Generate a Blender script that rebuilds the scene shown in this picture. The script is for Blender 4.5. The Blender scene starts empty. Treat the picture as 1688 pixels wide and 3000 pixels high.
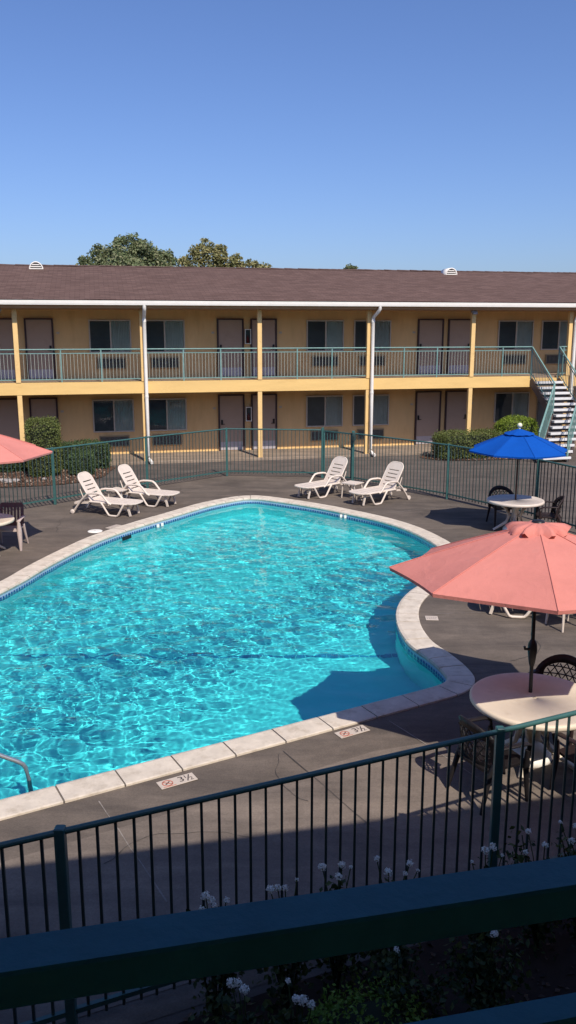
import bpy, math, random
import numpy as np
from mathutils import Vector, Matrix, Euler
from mathutils.geometry import tessellate_polygon
R = math.radians
rng = random.Random(7)
C = bpy.context.scene.collection
scene = bpy.context.scene
YAW = R(12.5)
EXPO = 0.34

# ------------------------------------------------------------------ materials
def new_mat(name):
    m = bpy.data.materials.new(name); m.use_nodes = True
    nt = m.node_tree
    return m, nt, nt.nodes['Principled BSDF']
def N(nt, t, **kw):
    n = nt.nodes.new(t)
    for k, v in kw.items(): setattr(n, k, v)
    return n
def ramp(nt, fac, stops):
    r = N(nt, 'ShaderNodeValToRGB')
    e = r.color_ramp.elements
    while len(e) < len(stops): e.new(0.5)
    for el, (p, c) in zip(e, stops):
        el.position = p; el.color = (*c, 1)
    nt.links.new(fac, r.inputs['Fac'])
    return r.outputs['Color']
def noise(nt, scale, detail=4, rough=.6, vec=None, dist=0.0):
    n = N(nt, 'ShaderNodeTexNoise')
    n.inputs['Scale'].default_value = scale; n.inputs['Detail'].default_value = detail
    n.inputs['Roughness'].default_value = rough; n.inputs['Distortion'].default_value = dist
    if vec is not None: nt.links.new(vec, n.inputs['Vector'])
    return n.outputs['Fac']
def coords(nt, kind='Object', scale=(1, 1, 1)):
    tc = N(nt, 'ShaderNodeTexCoord'); mp = N(nt, 'ShaderNodeMapping')
    mp.inputs['Scale'].default_value = scale
    nt.links.new(tc.outputs[kind], mp.inputs['Vector'])
    return mp.outputs['Vector']
def mix(nt, a, b, fac, mode='MIX'):
    m = N(nt, 'ShaderNodeMix', data_type='RGBA', blend_type=mode)
    for sock, v in ((m.inputs[6], a), (m.inputs[7], b), (m.inputs[0], fac)):
        if hasattr(v, 'is_linked') or hasattr(v, 'links'): nt.links.new(v, sock)
        elif isinstance(v, tuple): sock.default_value = (*v, 1)
        else: sock.default_value = v
    return m.outputs[2]
def bump(nt, height, strength, dist=.01):
    b = N(nt, 'ShaderNodeBump'); b.inputs['Strength'].default_value = strength
    b.inputs['Distance'].default_value = dist
    nt.links.new(height, b.inputs['Height']); return b.outputs['Normal']
def mat(name, col, rough=.6, var=.15, scale=6., bmp=0., bscale=80., spec=.4, metal=0., wear=None, wscale=3., vscale=(1, 1, 1), coord='Object', wpos=(.55, .75)):
    """paint / plastic / wood with slow colour variation, fine bump and optional wear of its own colour"""
    m, nt, b = new_mat(name)
    v = coords(nt, coord, vscale)
    f = noise(nt, scale, 6, .65, v)
    lo = tuple(c * (1 - var) for c in col); hi = tuple(min(1, c * (1 + var)) for c in col)
    c = ramp(nt, f, [(.3, lo), (.7, hi)])
    if wear:
        w = noise(nt, wscale, 8, .7, v)
        wr = ramp(nt, w, [(wpos[0], (0, 0, 0)), (wpos[1], (1, 1, 1))])
        c = mix(nt, c, wear, wr)
    nt.links.new(c, b.inputs['Base Color'])
    b.inputs['Roughness'].default_value = rough
    b.inputs['Specular IOR Level'].default_value = spec
    b.inputs['Metallic'].default_value = metal
    if bmp: nt.links.new(bump(nt, noise(nt, bscale, 4, .6, v), bmp), b.inputs['Normal'])
    return m

M = {}
def ground_mat(name, col, dark, light, s=1.0):
    m, nt, b = new_mat(name)
    v = coords(nt)
    big = noise(nt, .35 * s, 6, .62, v, .8); med = noise(nt, 2.2 * s, 8, .7, v, .4); fine = noise(nt, 60, 3, .7, v)
    c1 = ramp(nt, big, [(.3, dark), (.5, col), (.72, light)])
    c2 = ramp(nt, med, [(.25, tuple(x * .66 for x in col)), (.5, col), (.78, tuple(x * 1.5 for x in col))])
    c = mix(nt, c1, c2, .55)
    vs = coords(nt, 'Object', (.25, 1.3, 1))
    sweep = noise(nt, 1.6, 6, .7, vs, .5)
    c = mix(nt, c, ramp(nt, sweep, [(.33, (.66, .66, .67)), (.7, (1.3, 1.27, 1.22))]), .9, 'MULTIPLY')
    c = mix(nt, c, ramp(nt, fine, [(.3, (.78, .78, .78)), (.7, (1.18, 1.18, 1.18))]), .8, 'MULTIPLY')
    nt.links.new(c, b.inputs['Base Color'])
    b.inputs['Roughness'].default_value = .85; b.inputs['Specular IOR Level'].default_value = .25
    nt.links.new(bump(nt, fine, .35, .004), b.inputs['Normal'])
    return m
M['deck'] = ground_mat('deck_concrete', (.132, .108, .090), (.082, .068, .059), (.190, .157, .130))
M['asphalt'] = ground_mat('asphalt', (.114, .095, .084), (.080, .068, .060), (.160, .136, .119), .7)
M['walk'] = ground_mat('walk_concrete', (.27, .21, .16), (.21, .165, .125), (.33, .26, .20))
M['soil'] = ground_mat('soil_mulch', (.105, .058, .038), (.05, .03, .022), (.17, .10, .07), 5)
M['soil_shaded'] = ground_mat('soil_shaded_mulch', (.032, .019, .014), (.015, .01, .008), (.06, .036, .026), 5)  # mulch copy darkened in colour for the deep shade of the near bed
M['joint'] = mat('joint', (.07, .06, .055), .9, .3)
M['joint_light'] = mat('joint_light', (.24, .21, .185), .9, .35, 20)
M['coping'] = mat('coping_stone', (.62, .54, .445), .75, .14, 5, .3, 90, .3, wear=(.38, .31, .23), wscale=6, wpos=(.5, .82))
M['plaster'] = mat('pool_plaster', (.42, .90, .92), .7, .05, 2, spec=.2)
M['navy_tile'] = mat('navy_tile', (.09, .33, .55), .2, .3, 40)
M['wall'] = mat('stucco_mustard', (.76, .515, .245), .9, .07, 1.3, .5, 120, .2, wear=(.65, .425, .195), wscale=.9, vscale=(2.2, 2.2, .5))
M['beam'] = mat('beam_yellow_paint', (.78, .52, .20), .65, .07, 3, .15, 30, .3, wear=(.60, .37, .13), wscale=1.6, vscale=(.3, 1, 2), wpos=(.6, .85))
M['post'] = mat('post_yellow_paint', (.80, .54, .23), .65, .06, 4, .1, 30, .3, wear=(.62, .40, .16), wscale=3)
M['soffit'] = mat('soffit_paint', (.42, .23, .11), .8, .08, 3)
M['white'] = mat('white_paint', (.84, .80, .73), .45, .05, 4, wear=(.70, .65, .56), wscale=2, wpos=(.6, .85))
M['door'] = mat('door_mauve', (.42, .305, .225), .5, .05, 2, spec=.4, wear=(.36, .26, .19), wscale=2)
M['door_frame'] = mat('door_frame_brown', (.055, .03, .03), .5, .2)
M['kick'] = mat('kick_plate', (.50, .46, .47), .5, .1, 8, metal=.25)
M['lock'] = mat('lock_dark', (.03, .025, .025), .35, .2, metal=.5)
M['win_frame'] = mat('window_frame', (.50, .45, .37), .45, .06)
M['ac'] = mat('vent_casing', (.30, .23, .14), .6, .1)
M['ac_dark'] = mat('vent_grille', (.15, .15, .135), .5, .2)
M['rail_far'] = mat('rail_teal_weathered', (.17, .30, .28), .5, .15, 8, wear=(.27, .36, .34), wscale=6)
M['baluster'] = mat('baluster_teal_weathered', (.36, .39, .34), .5, .15, 8)
M['fence'] = mat('fence_teal', (.04, .115, .11), .4, .15, 5, spec=.5, wear=(.09, .17, .155), wscale=9, wpos=(.6, .8))
M['picket'] = mat('fence_picket', (.034, .062, .062), .4, .15, 5, spec=.5)
M['balcony'] = mat('balcony_teal', (.025, .165, .215), .5, .12, 9, .1, 60, spec=.3, wear=(.04, .18, .225), wscale=12)
M['resin_white'] = mat('white_resin', (.68, .585, .50), .5, .05, 6, spec=.4, wear=(.54, .46, .38), wscale=7, wpos=(.55, .8))
M['resin_cream'] = mat('cream_resin', (.70, .60, .47), .5, .06, 5, .1, 60, wear=(.58, .48, .36), wscale=6, wpos=(.55, .8))
M['resin_brown'] = mat('brown_resin', (.028, .017, .017), .5, .15, 6, spec=.3)
M['resin_tan'] = mat('tan_resin', (.50, .40, .36), .5, .08, 6)
M['resin_tan_shaded'] = mat('tan_resin_shaded', (.13, .065, .065), .5, .12, 6)  # tan chair back with the umbrella's shade painted into its colour
M['dark_metal'] = mat('umbrella_pole_dark', (.022, .022, .026), .4, .1, metal=.3)
M['brown_metal'] = mat('umbrella_pole_brown', (.07, .03, .022), .4, .1)
M['steel'] = mat('stainless_steel', (.55, .57, .57), .32, .08, metal=.8)
M['ivory'] = mat('ivory_knob', (.78, .74, .55), .4, .05)
M['tread'] = mat('stair_concrete_white', (.70, .69, .68), .8, .08, 8, .2, 60)
M['tread_top'] = mat('stair_tread_grey', (.22, .21, .225), .85, .1, 8, .2, 60)
M['stringer'] = mat('stair_stringer', (.10, .075, .07), .5, .2, 5)
M['sign_face'] = mat('sign_white', (.54, .46, .385), .6, .06, 20, wear=(.38, .31, .26), wscale=25, wpos=(.55, .75))
M['sign_black'] = mat('sign_black', (.06, .05, .05), .6, .2)
M['sign_red'] = mat('sign_red', (.46, .17, .12), .6, .2, 30)
M['sign_grey'] = mat('sign_grey_print', (.30, .25, .235), .6, .2, 30)
M['black'] = mat('black_recess', (.008, .01, .012), .6, .1)
M['red'] = mat('extinguisher_red', (.35, .03, .03), .35, .1)
M['bark'] = mat('bark', (.12, .09, .065), .9, .3, 6, .5, 20)
M['rock'] = mat('rock_grey', (.30, .27, .25), .85, .25, 6, .5, 12)

def fabric(name, col, trans, var=.07, stain=None):
    m, nt, b = new_mat(name)
    v = coords(nt)
    f = noise(nt, 2.5, 6, .65, v); w = noise(nt, 700, 2, .5, v)
    c = ramp(nt, f, [(.3, tuple(x * (1 - var) for x in col)), (.7, tuple(min(1, x * (1 + var)) for x in col))])
    if stain: c = mix(nt, c, stain, ramp(nt, noise(nt, 5, 8, .7, v), [(.58, (0, 0, 0)), (.85, (1, 1, 1))]))
    nt.links.new(c, b.inputs['Base Color']); b.inputs['Roughness'].default_value = .9
    b.inputs['Specular IOR Level'].default_value = .15
    wr = N(nt, 'ShaderNodeMath', operation='MULTIPLY_ADD'); wr.inputs[1].default_value = 12.
    nt.links.new(noise(nt, 4.5, 4, .55, v, 1.2), wr.inputs[0]); nt.links.new(w, wr.inputs[2])
    nt.links.new(bump(nt, wr.outputs[0], .35, .003), b.inputs['Normal'])
    t = N(nt, 'ShaderNodeBsdfTranslucent'); nt.links.new(c, t.inputs['Color'])
    mx = N(nt, 'ShaderNodeMixShader'); mx.inputs[0].default_value = trans
    nt.links.new(b.outputs[0], mx.inputs[1]); nt.links.new(t.outputs[0], mx.inputs[2])
    nt.links.new(mx.outputs[0], nt.nodes['Material Output'].inputs['Surface'])
    return m
M['pink'] = fabric('coral_canvas', (.73, .27, .225), .18, .07, (.62, .26, .22))
M['blue'] = fabric('blue_canvas', (.004, .085, .42), .12, .06)

def leaf_mat(name, cols, trans=.25, vstep=1.0):
    m, nt, b = new_mat(name)
    g = N(nt, 'ShaderNodeNewGeometry')
    c = ramp(nt, g.outputs['Random Per Island'], [(i / (len(cols) - 1), k) for i, k in enumerate(cols)])
    nt.links.new(c, b.inputs['Base Color']); b.inputs['Roughness'].default_value = .55
    b.inputs['Specular IOR Level'].default_value = .3
    t = N(nt, 'ShaderNodeBsdfTranslucent'); nt.links.new(c, t.inputs['Color'])
    mx = N(nt, 'ShaderNodeMixShader'); mx.inputs[0].default_value = trans
    nt.links.new(b.outputs[0], mx.inputs[1]); nt.links.new(t.outputs[0], mx.inputs[2])
    nt.links.new(mx.outputs[0], nt.nodes['Material Output'].inputs['Surface'])
    return m
M['leaf_tree'] = leaf_mat('tree_leaf_green', [(.15, .195, .09), (.21, .26, .125), (.28, .31, .165), (.34, .33, .19)], .4)
M['leaf_tree2'] = leaf_mat('tree_leaf_olive', [(.17, .195, .09), (.29, .295, .13), (.42, .385, .175), (.52, .45, .22)], .4)
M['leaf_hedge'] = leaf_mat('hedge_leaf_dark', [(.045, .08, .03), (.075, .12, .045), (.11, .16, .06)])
M['leaf_hedge_olive'] = leaf_mat('hedge_leaf_olive', [(.085, .115, .03), (.135, .165, .045), (.19, .21, .065)])  # lighter, yellower leaf mix than the plain hedge
M['leaf_round'] = leaf_mat('round_shrub_leaf', [(.14, .21, .02), (.20, .28, .03), (.26, .33, .05)])
M['leaf_rose'] = leaf_mat('rose_leaf', [(.010, .028, .010), (.022, .045, .016), (.05, .075, .02), (.10, .12, .035)])
M['leaf_bright'] = leaf_mat('low_shrub_leaf', [(.09, .18, .02), (.16, .26, .035), (.24, .33, .06)])
M['petal'] = leaf_mat('white_petal', [(.86, .85, .80), (.93, .92, .88)], .35)

def glass_mat(name, tint, rough, mixf):
    m, nt, b = new_mat(name)
    tr = N(nt, 'ShaderNodeBsdfTransparent'); tr.inputs['Color'].default_value = (*tint, 1)
    gl = N(nt, 'ShaderNodeBsdfGlossy'); gl.inputs['Roughness'].default_value = rough
    fr = N(nt, 'ShaderNodeFresnel'); fr.inputs['IOR'].default_value = 1.5
    ad = N(nt, 'ShaderNodeMath', operation='ADD'); ad.inputs[1].default_value = mixf
    nt.links.new(fr.outputs[0], ad.inputs[0])
    mx = N(nt, 'ShaderNodeMixShader')
    nt.links.new(ad.outputs[0], mx.inputs[0]); nt.links.new(tr.outputs[0], mx.inputs[1]); nt.links.new(gl.outputs[0], mx.inputs[2])
    nt.links.new(mx.outputs[0], nt.nodes['Material Output'].inputs['Surface'])
    return m
M['glass'] = glass_mat('window_glass', (.82, .85, .82), .03, .0)
M['curtain'] = mat('vertical_blind', (.74, .74, .63), .8, .1, 3)
M['dark_room'] = mat('painted_dark_sheet', (.12, .125, .125), .7, .2, 2)

def roof_mat():
    m, nt, b = new_mat('brown_shingle')
    v = coords(nt)
    br = N(nt, 'ShaderNodeTexBrick'); nt.links.new(v, br.inputs['Vector'])
    br.inputs['Scale'].default_value = 1.0
    br.inputs['Brick Width'].default_value = .32; br.inputs['Row Height'].default_value = .145
    br.inputs['Mortar Size'].default_value = .008; br.inputs['Bias'].default_value = 0
    br.inputs['Color1'].default_value = (.106, .068, .057, 1); br.inputs['Color2'].default_value = (.146, .096, .082, 1)
    br.inputs['Mortar'].default_value = (.078, .047, .042, 1)
    n1 = noise(nt, 1.5, 6, .7, coords(nt, 'Object', (.5, 3, 1)))
    c = mix(nt, br.outputs['Color'], ramp(nt, n1, [(.3, (.82, .8, .8)), (.7, (1.18, 1.12, 1.1))]), .9, 'MULTIPLY')
    c = mix(nt, c, ramp(nt, noise(nt, 90, 3, .7, v), [(.3, (.75, .75, .75)), (.7, (1.22, 1.22, 1.22))]), .8, 'MULTIPLY')
    nt.links.new(c, b.inputs['Base Color']); b.inputs['Roughness'].default_value = .95
    b.inputs['Specular IOR Level'].default_value = .15
    nt.links.new(bump(nt, br.outputs['Fac'], -.4, .01), b.inputs['Normal'])
    return m
M['roof'] = roof_mat()

def tile_mat():
    m, nt, b = new_mat('waterline_tile')
    uv = N(nt, 'ShaderNodeUVMap')
    br = N(nt, 'ShaderNodeTexBrick'); nt.links.new(uv.outputs[0], br.inputs['Vector'])
    br.offset = 0; br.inputs['Scale'].default_value = 1
    br.inputs['Brick Width'].default_value = .085; br.inputs['Row Height'].default_value = .085
    br.inputs['Mortar Size'].default_value = .012
    br.inputs['Color1'].default_value = (.012, .05, .22, 1); br.inputs['Color2'].default_value = (.03, .10, .32, 1)
    br.inputs['Mortar'].default_value = (.42, .52, .62, 1)
    sep = N(nt, 'ShaderNodeSeparateXYZ'); nt.links.new(uv.outputs[0], sep.inputs[0])
    gt = N(nt, 'ShaderNodeMath', operation='GREATER_THAN'); gt.inputs[1].default_value = .085
    nt.links.new(sep.outputs['Y'], gt.inputs[0])
    c = mix(nt, br.outputs['Color'], (.36, .48, .62), gt.outputs[0])
    nt.links.new(c, b.inputs['Base Color']); b.inputs['Roughness'].default_value = .15
    return m
M['tile'] = tile_mat()

def water_mat():
    m, nt, b = new_mat('pool_water')
    nt.nodes.remove(b)
    rf = N(nt, 'ShaderNodeBsdfRefraction'); rf.inputs['IOR'].default_value = 1.33; rf.inputs['Roughness'].default_value = 0
    rf.inputs['Color'].default_value = (.40, .945, .968, 1)
    gl = N(nt, 'ShaderNodeBsdfGlossy'); gl.inputs['Roughness'].default_value = .03
    fr = N(nt, 'ShaderNodeFresnel'); fr.inputs['IOR'].default_value = 1.33
    mx = N(nt, 'ShaderNodeMixShader')
    nt.links.new(fr.outputs[0], mx.inputs[0]); nt.links.new(rf.outputs[0], mx.inputs[1]); nt.links.new(gl.outputs[0], mx.inputs[2])
    nt.links.new(mx.outputs[0], nt.nodes['Material Output'].inputs['Surface'])
    return m
M['water'] = water_mat()

# ------------------------------------------------------------------ mesh building
class MB:
    def __init__(s, M4=None): s.v = []; s.f = []; s.sm = []; s.M = M4 or Matrix(); s.uv = None
    def add(s, vs, fs, smooth=False):
        o = len(s.v); M4 = s.M
        s.v += [tuple(M4 @ Vector(p)) for p in vs]
        s.f += [tuple(i + o for i in f) for f in fs]; s.sm += [smooth] * len(fs)
        return s
    def box(s, x0, y0, z0, x1, y1, z1):
        v = [(x, y, z) for z in (z0, z1) for y in (y0, y1) for x in (x0, x1)]
        return s.add(v, [(0, 2, 3, 1), (4, 5, 7, 6), (0, 1, 5, 4), (2, 6, 7, 3), (0, 4, 6, 2), (1, 3, 7, 5)])
    def cbox(s, x0, y0, z0, x1, y1, z1, b=.006):
        """box with chamfered vertical and top edges"""
        def ring(z, e): return [(x0 + e, y0, z), (x1 - e, y0, z), (x1, y0 + e, z), (x1, y1 - e, z), (x1 - e, y1, z), (x0 + e, y1, z), (x0, y1 - e, z), (x0, y0 + e, z)]
        def ins(r, d):
            cx, cy = (x0 + x1) / 2, (y0 + y1) / 2
            return [(x + (d if x < cx else -d), y + (d if y < cy else -d), z) for x, y, z in r]
        a = ins(ring(z0, b), b); r1 = ring(z0 + b, b); r2 = ring(z1 - b, b); c = ins(ring(z1, b), b)
        v = a + r1 + r2 + c; f = []
        for k in range(3):
            for i in range(8):
                j = (i + 1) % 8; f.append((k * 8 + i, k * 8 + j, k * 8 + 8 + j, k * 8 + 8 + i))
        f.append(tuple(range(7, -1, -1))); f.append(tuple(range(24, 32)))
        return s.add(v, f)
    def bar(s, a, b, w, h=None, up=(0, 0, 1)):
        """rectangular bar from a to b, w across, h along up"""
        h = w if h is None else h
        a = Vector(a); b = Vector(b); d = (b - a).normalized(); up = Vector(up)
        if abs(d.dot(up)) > .98: up = Vector((0, 1, 0))
        x = d.cross(up).normalized(); y = x.cross(d).normalized()
        v = [p + x * (sx * w / 2) + y * (sy * h / 2) for p in (a, b) for sx, sy in ((-1, -1), (1, -1), (1, 1), (-1, 1))]
        return s.add(v, [(3, 2, 1, 0), (4, 5, 6, 7), (0, 1, 5, 4), (1, 2, 6, 5), (2, 3, 7, 6), (3, 0, 4, 7)])
    def tube(s, pts, r, n=10, smooth=True, sx=1., sy=1., up=(0, 0, 1)):
        """swept tube; r scalar or per point; sx, sy flatten the section"""
        pts = [Vector(p) for p in pts]; rs = r if isinstance(r, (list, tuple)) else [r] * len(pts)
        v = []; f = []
        for i, p in enumerate(pts):
            d = ((pts[min(i + 1, len(pts) - 1)] - pts[max(i - 1, 0)])).normalized()
            u = Vector(up)
            if abs(d.dot(u)) > .98: u = Vector((0, 1, 0))
            x = d.cross(u).normalized(); y = x.cross(d).normalized()
            for k in range(n):
                t = 2 * math.pi * k / n
                v.append(p + x * (math.cos(t) * rs[i] * sx) + y * (math.sin(t) * rs[i] * sy))
        for i in range(len(pts) - 1):
            for k in range(n):
                a = i * n + k; b = i * n + (k + 1) % n
                f.append((a, b, b + n, a + n))
        s.add(v, f, smooth)
        s.add(v[:n], [tuple(range(n - 1, -1, -1))]); s.add(v[-n:], [tuple(range(n))])
        return s
    def lathe(s, prof, n=24, c=(0, 0, 0), smooth=True):
        v = [(c[0] + r * math.cos(2 * math.pi * k / n), c[1] + r * math.sin(2 * math.pi * k / n), c[2] + z) for r, z in prof for k in range(n)]
        f = [(i * n + k, i * n + (k + 1) % n, (i + 1) * n + (k + 1) % n, (i + 1) * n + k) for i in range(len(prof) - 1) for k in range(n)]
        s.add(v, f, smooth)
        for i, rev in ((0, True), (len(prof) - 1, False)):
            if prof[i][0] > 1e-4:
                ids = [i * n + k for k in range(n)]
                s.add([v[j] for j in ids], [tuple(range(n - 1, -1, -1)) if rev else tuple(range(n))])
        return s
    def sphere(s, c, r, n=12, m=8, sz=1.):
        return s.lathe([(max(1e-5, r * math.sin(math.pi * i / m)), -r * sz * math.cos(math.pi * i / m)) for i in range(m + 1)], n, c)
    def plate(s, loops, t, T=None):
        """2-D outline (first loop) with holes, extruded by t along local z, placed by T"""
        T = T or Matrix()
        L = [[Vector((p[0], p[1], 0)) for p in lp] for lp in loops]
        tri = tessellate_polygon(L); flat = [p for lp in L for p in lp]; n = len(flat)
        v = [T @ Vector((p.x, p.y, z)) for z in (0, t) for p in flat]
        f = []
        for a, b, c in tri:
            cr = (flat[b] - flat[a]).cross(flat[c] - flat[a]).z
            if cr < 0: a, b, c = a, c, b
            f.append((c, b, a)); f.append((a + n, b + n, c + n))
        o = 0
        for li, lp in enumerate(L):
            k = len(lp)
            area = sum(lp[i].x * lp[(i + 1) % k].y - lp[(i + 1) % k].x * lp[i].y for i in range(k))
            for i in range(k):
                a = o + i; b = o + (i + 1) % k
                q = (a, b, b + n, a + n)
                if (area > 0) == (li > 0): q = q[::-1]
                f.append(q)
            o += k
        return s.add(v, f)
    def build(s, name, m, parent=None, bevel=0):
        me = bpy.data.meshes.new(name); me.from_pydata(s.v, [], s.f)
        me.polygons.foreach_set('use_smooth', s.sm)
        if s.uv:
            ul = me.uv_layers.new(name='UVMap')
            ul.data.foreach_set('uv', [c for p in me.loops for c in s.uv[p.vertex_index]])
        me.materials.append(m); me.update()
        o = bpy.data.objects.new(name, me); C.objects.link(o)
        if parent: o.parent = parent
        if bevel:
            b = o.modifiers.new('bevel', 'BEVEL'); b.width = bevel; b.segments = 2; b.limit_method = 'ANGLE'; b.angle_limit = R(40)
        return o
def tag(o, label=None, cat=None, group=None, kind=None):
    if label: o['label'] = label
    if cat: o['category'] = cat
    if group: o['group'] = group
    if kind: o['kind'] = kind
    return o
def thing(name, label, cat, loc=(0, 0, 0), rz=0., group=None):
    o = bpy.data.objects.new(name, None); C.objects.link(o)
    o.empty_display_size = .2; o.location = loc; o.rotation_euler = (0, 0, rz)
    return tag(o, label, cat, group)
def struct(o): o['kind'] = 'structure'; return o
def kids(o): return [c for c in bpy.data.objects if c.parent == o]
def copy_tree(o, parent=None):
    c = o.copy(); C.objects.link(c); c.parent = parent
    for ch in kids(o): copy_tree(ch, c)
    return c
def UV(u, v, z=0.):   # courtyard frame -> world
    return (u * math.cos(YAW) - v * math.sin(YAW), u * math.sin(YAW) + v * math.cos(YAW), z)
def toUV(x, y): return (x * math.cos(YAW) + y * math.sin(YAW), -x * math.sin(YAW) + y * math.cos(YAW))
def smooth_poly(pts, k=4, closed=True):
    """Catmull-Rom through points"""
    n = len(pts); out = []
    for i in range(n if closed else n - 1):
        p0, p1, p2, p3 = [Vector((*pts[(i + d) % n if closed else min(max(i + d, 0), n - 1)][:2], 0)) for d in (-1, 0, 1, 2)]
        for j in range(k):
            t = j / k
            q = .5 * ((2 * p1) + (p2 - p0) * t + (2 * p0 - 5 * p1 + 4 * p2 - p3) * t * t + (3 * p1 - p0 - 3 * p2 + p3) * t ** 3)
            out.append((q.x, q.y))
    if not closed: out.append(tuple(pts[-1][:2]))
    return out
def resample(pts, step, closed=True):
    P = [Vector(p) for p in pts] + ([Vector(pts[0])] if closed else [])
    L = [0]
    for a, b in zip(P, P[1:]): L.append(L[-1] + (b - a).length)
    n = max(3, round(L[-1] / step)); out = []; i = 0
    for k in range(n if closed else n + 1):
        t = L[-1] * k / n
        while i < len(L) - 2 and L[i + 1] < t: i += 1
        d = L[i + 1] - L[i]
        out.append(tuple(P[i].lerp(P[i + 1], (t - L[i]) / d if d > 1e-9 else 0)))
    return out
def offset(pts, d):
    """move a closed counter-clockwise outline inwards by d"""
    n = len(pts); out = []
    for i in range(n):
        a = Vector(pts[i - 1]); b = Vector(pts[(i + 1) % n]); t = (b - a).normalized()
        out.append((pts[i][0] - t.y * d, pts[i][1] + t.x * d))
    return out
def sheet(name, loops, z, m):
    L = [[Vector((p[0], p[1], 0)) for p in lp] for lp in loops]
    tri = tessellate_polygon(L); flat = [p for lp in L for p in lp]
    mb = MB(); f = []
    for a, b, c in tri:
        if (flat[b] - flat[a]).cross(flat[c] - flat[a]).z < 0: a, c = c, a
        f.append((a, b, c))
    mb.add([(p.x, p.y, z) for p in flat], f)
    return mb.build(name, m)

# ------------------------------------------------------------------ pool outline
near = [(-8.2, 4.12), (-6.5, 5.1), (-4.5, 6.24), (-2.72, 7.27), (-.89, 8.31), (.62, 9.17), (1.44, 9.64), (2.10, 10.02)]
right = [(2.33, 10.22), (2.47, 10.52), (2.46, 10.85), (2.38, 11.2), (2.27, 11.55), (2.14, 11.9), (2.08, 12.35), (2.08, 12.8), (2.14, 13.3), (2.28, 13.8), (2.52, 14.32), (2.95, 15.0), (3.35, 15.8), (3.55, 16.7), (3.52, 17.6), (3.41, 18.16), (3.22, 18.79), (2.95, 19.43), (2.46, 20.23), (1.79, 20.99), (.88, 21.89), (-.12, 22.65)]
far = [(-.55, 22.93), (-.95, 23.05), (-1.35, 22.96), (-1.8, 22.6), (-2.4, 21.9), (-2.97, 20.95), (-3.53, 20.03), (-4.05, 19.12), (-4.47, 18.15), (-4.79, 17.09), (-5.05, 16.04), (-5.25, 15.0), (-5.7, 13.4), (-6.4, 11.6), (-7.3, 9.8), (-8.2, 8.0), (-8.9, 6.2), (-8.75, 4.6)]
curve = smooth_poly([near[-1]] + right + far + [near[0]], 4, False)[1:-1]
outer = resample(near + curve, .12)
inner = offset(outer, .36)
mid = offset(outer, .18)
ZC = .03; ZW = -.115

# ------------------------------------------------------------------ ground
struct(sheet('ground', [[(-400, -60), (400, -60), (400, 700), (-400, 700)], mid], 0, M['asphalt']))
fence_pts = [(-6.06, 2.55), (-4.52, 3.43), (-1.43, 4.80), (1.66, 6.16), (4.2, 7.35), (6.3, 9.0), (7.6, 11.4), (7.85, 14.2), (7.25, 17.1), (5.95, 20.05), (4.29, 22.6), (1.93, 25.12), (1.06, 25.95), (-1.90, 26.25), (-4.05, 24.2), (-6.10, 21.9), (-8.3, 19.7), (-10.2, 16.6), (-11.2, 12.4), (-11.2, 8.0), (-10.0, 4.2), (-8.6, 2.0), (-7.4, 1.6)]
deck_pts = offset(resample(fence_pts, .4), -.12)
struct(sheet('pool_deck', [deck_pts, mid], .004, M['deck']))
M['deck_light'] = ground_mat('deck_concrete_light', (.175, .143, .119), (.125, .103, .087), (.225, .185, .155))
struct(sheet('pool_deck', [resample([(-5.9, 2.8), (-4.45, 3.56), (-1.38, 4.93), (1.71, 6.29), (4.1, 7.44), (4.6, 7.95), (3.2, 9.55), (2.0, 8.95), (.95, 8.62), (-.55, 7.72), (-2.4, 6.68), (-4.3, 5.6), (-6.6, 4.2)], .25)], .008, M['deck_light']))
jm = MB(); jl = MB()
def strip(mb, a, b, w=.014, z=.012):
    a = Vector(a); b = Vector(b); n = int((b - a).length / .3) + 1
    d = (b - a).normalized(); s = Vector((-d.y, d.x))
    pr = [a.lerp(b, k / n) + s * rng.uniform(-.006, .006) for k in range(n + 1)]
    ws = [w * rng.uniform(.5, 1.2) / 2 for _ in pr]
    v = [(*(p + s * q), z) for p, q in zip(pr, ws)] + [(*(p - s * q), z) for p, q in zip(pr, ws)]
    m_ = n + 1
    mb.add(v, [(i, i + m_, i + m_ + 1, i + 1) for i in range(n)])
for k, (px, py, qx, qy) in enumerate([(-1.86, 7.60, -.98, 6.10), (-.05, 8.62, .75, 7.2), (1.2, 9.35, 2.05, 7.9), (-3.6, 6.6, -2.8, 5.2)]):
    strip(jl if k % 2 == 0 else jm, (px, py), (qx, qy))
for a, b in (((-5.7, 15.2), (-9.5, 14.6)), ((-5.3, 17.2), (-8.6, 17.0)), ((-4.5, 19.1), (-7.3, 19.9)), ((2.4, 13.2), (7.4, 13.6)), ((3.6, 16.9), (6.9, 18.1)), ((2.2, 20.7), (4.6, 21.9)), ((-2.9, 21.6), (-4.4, 23.4))):
    strip(jl, a, b, .012)
def crack(x, y, a, L, seed):
    r = random.Random(seed); p = Vector((x, y)); pts = [p.copy()]
    for _ in range(int(L / .09)):
        a += r.gauss(0, .28); p = p + Vector((math.cos(a), math.sin(a))) * .09; pts.append(p.copy())
    n_ = len(pts); vs = []
    for k, q in enumerate(pts):
        d = (pts[min(k + 1, n_ - 1)] - pts[max(k - 1, 0)]).normalized(); w_ = .0045 * (1 - k / n_) + .0012
        vs += [(q.x - d.y * w_, q.y + d.x * w_, .0122), (q.x + d.y * w_, q.y - d.x * w_, .0122)]
    jm.add(vs, [(2 * k, 2 * k + 1, 2 * k + 3, 2 * k + 2) for k in range(n_ - 1)])
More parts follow.
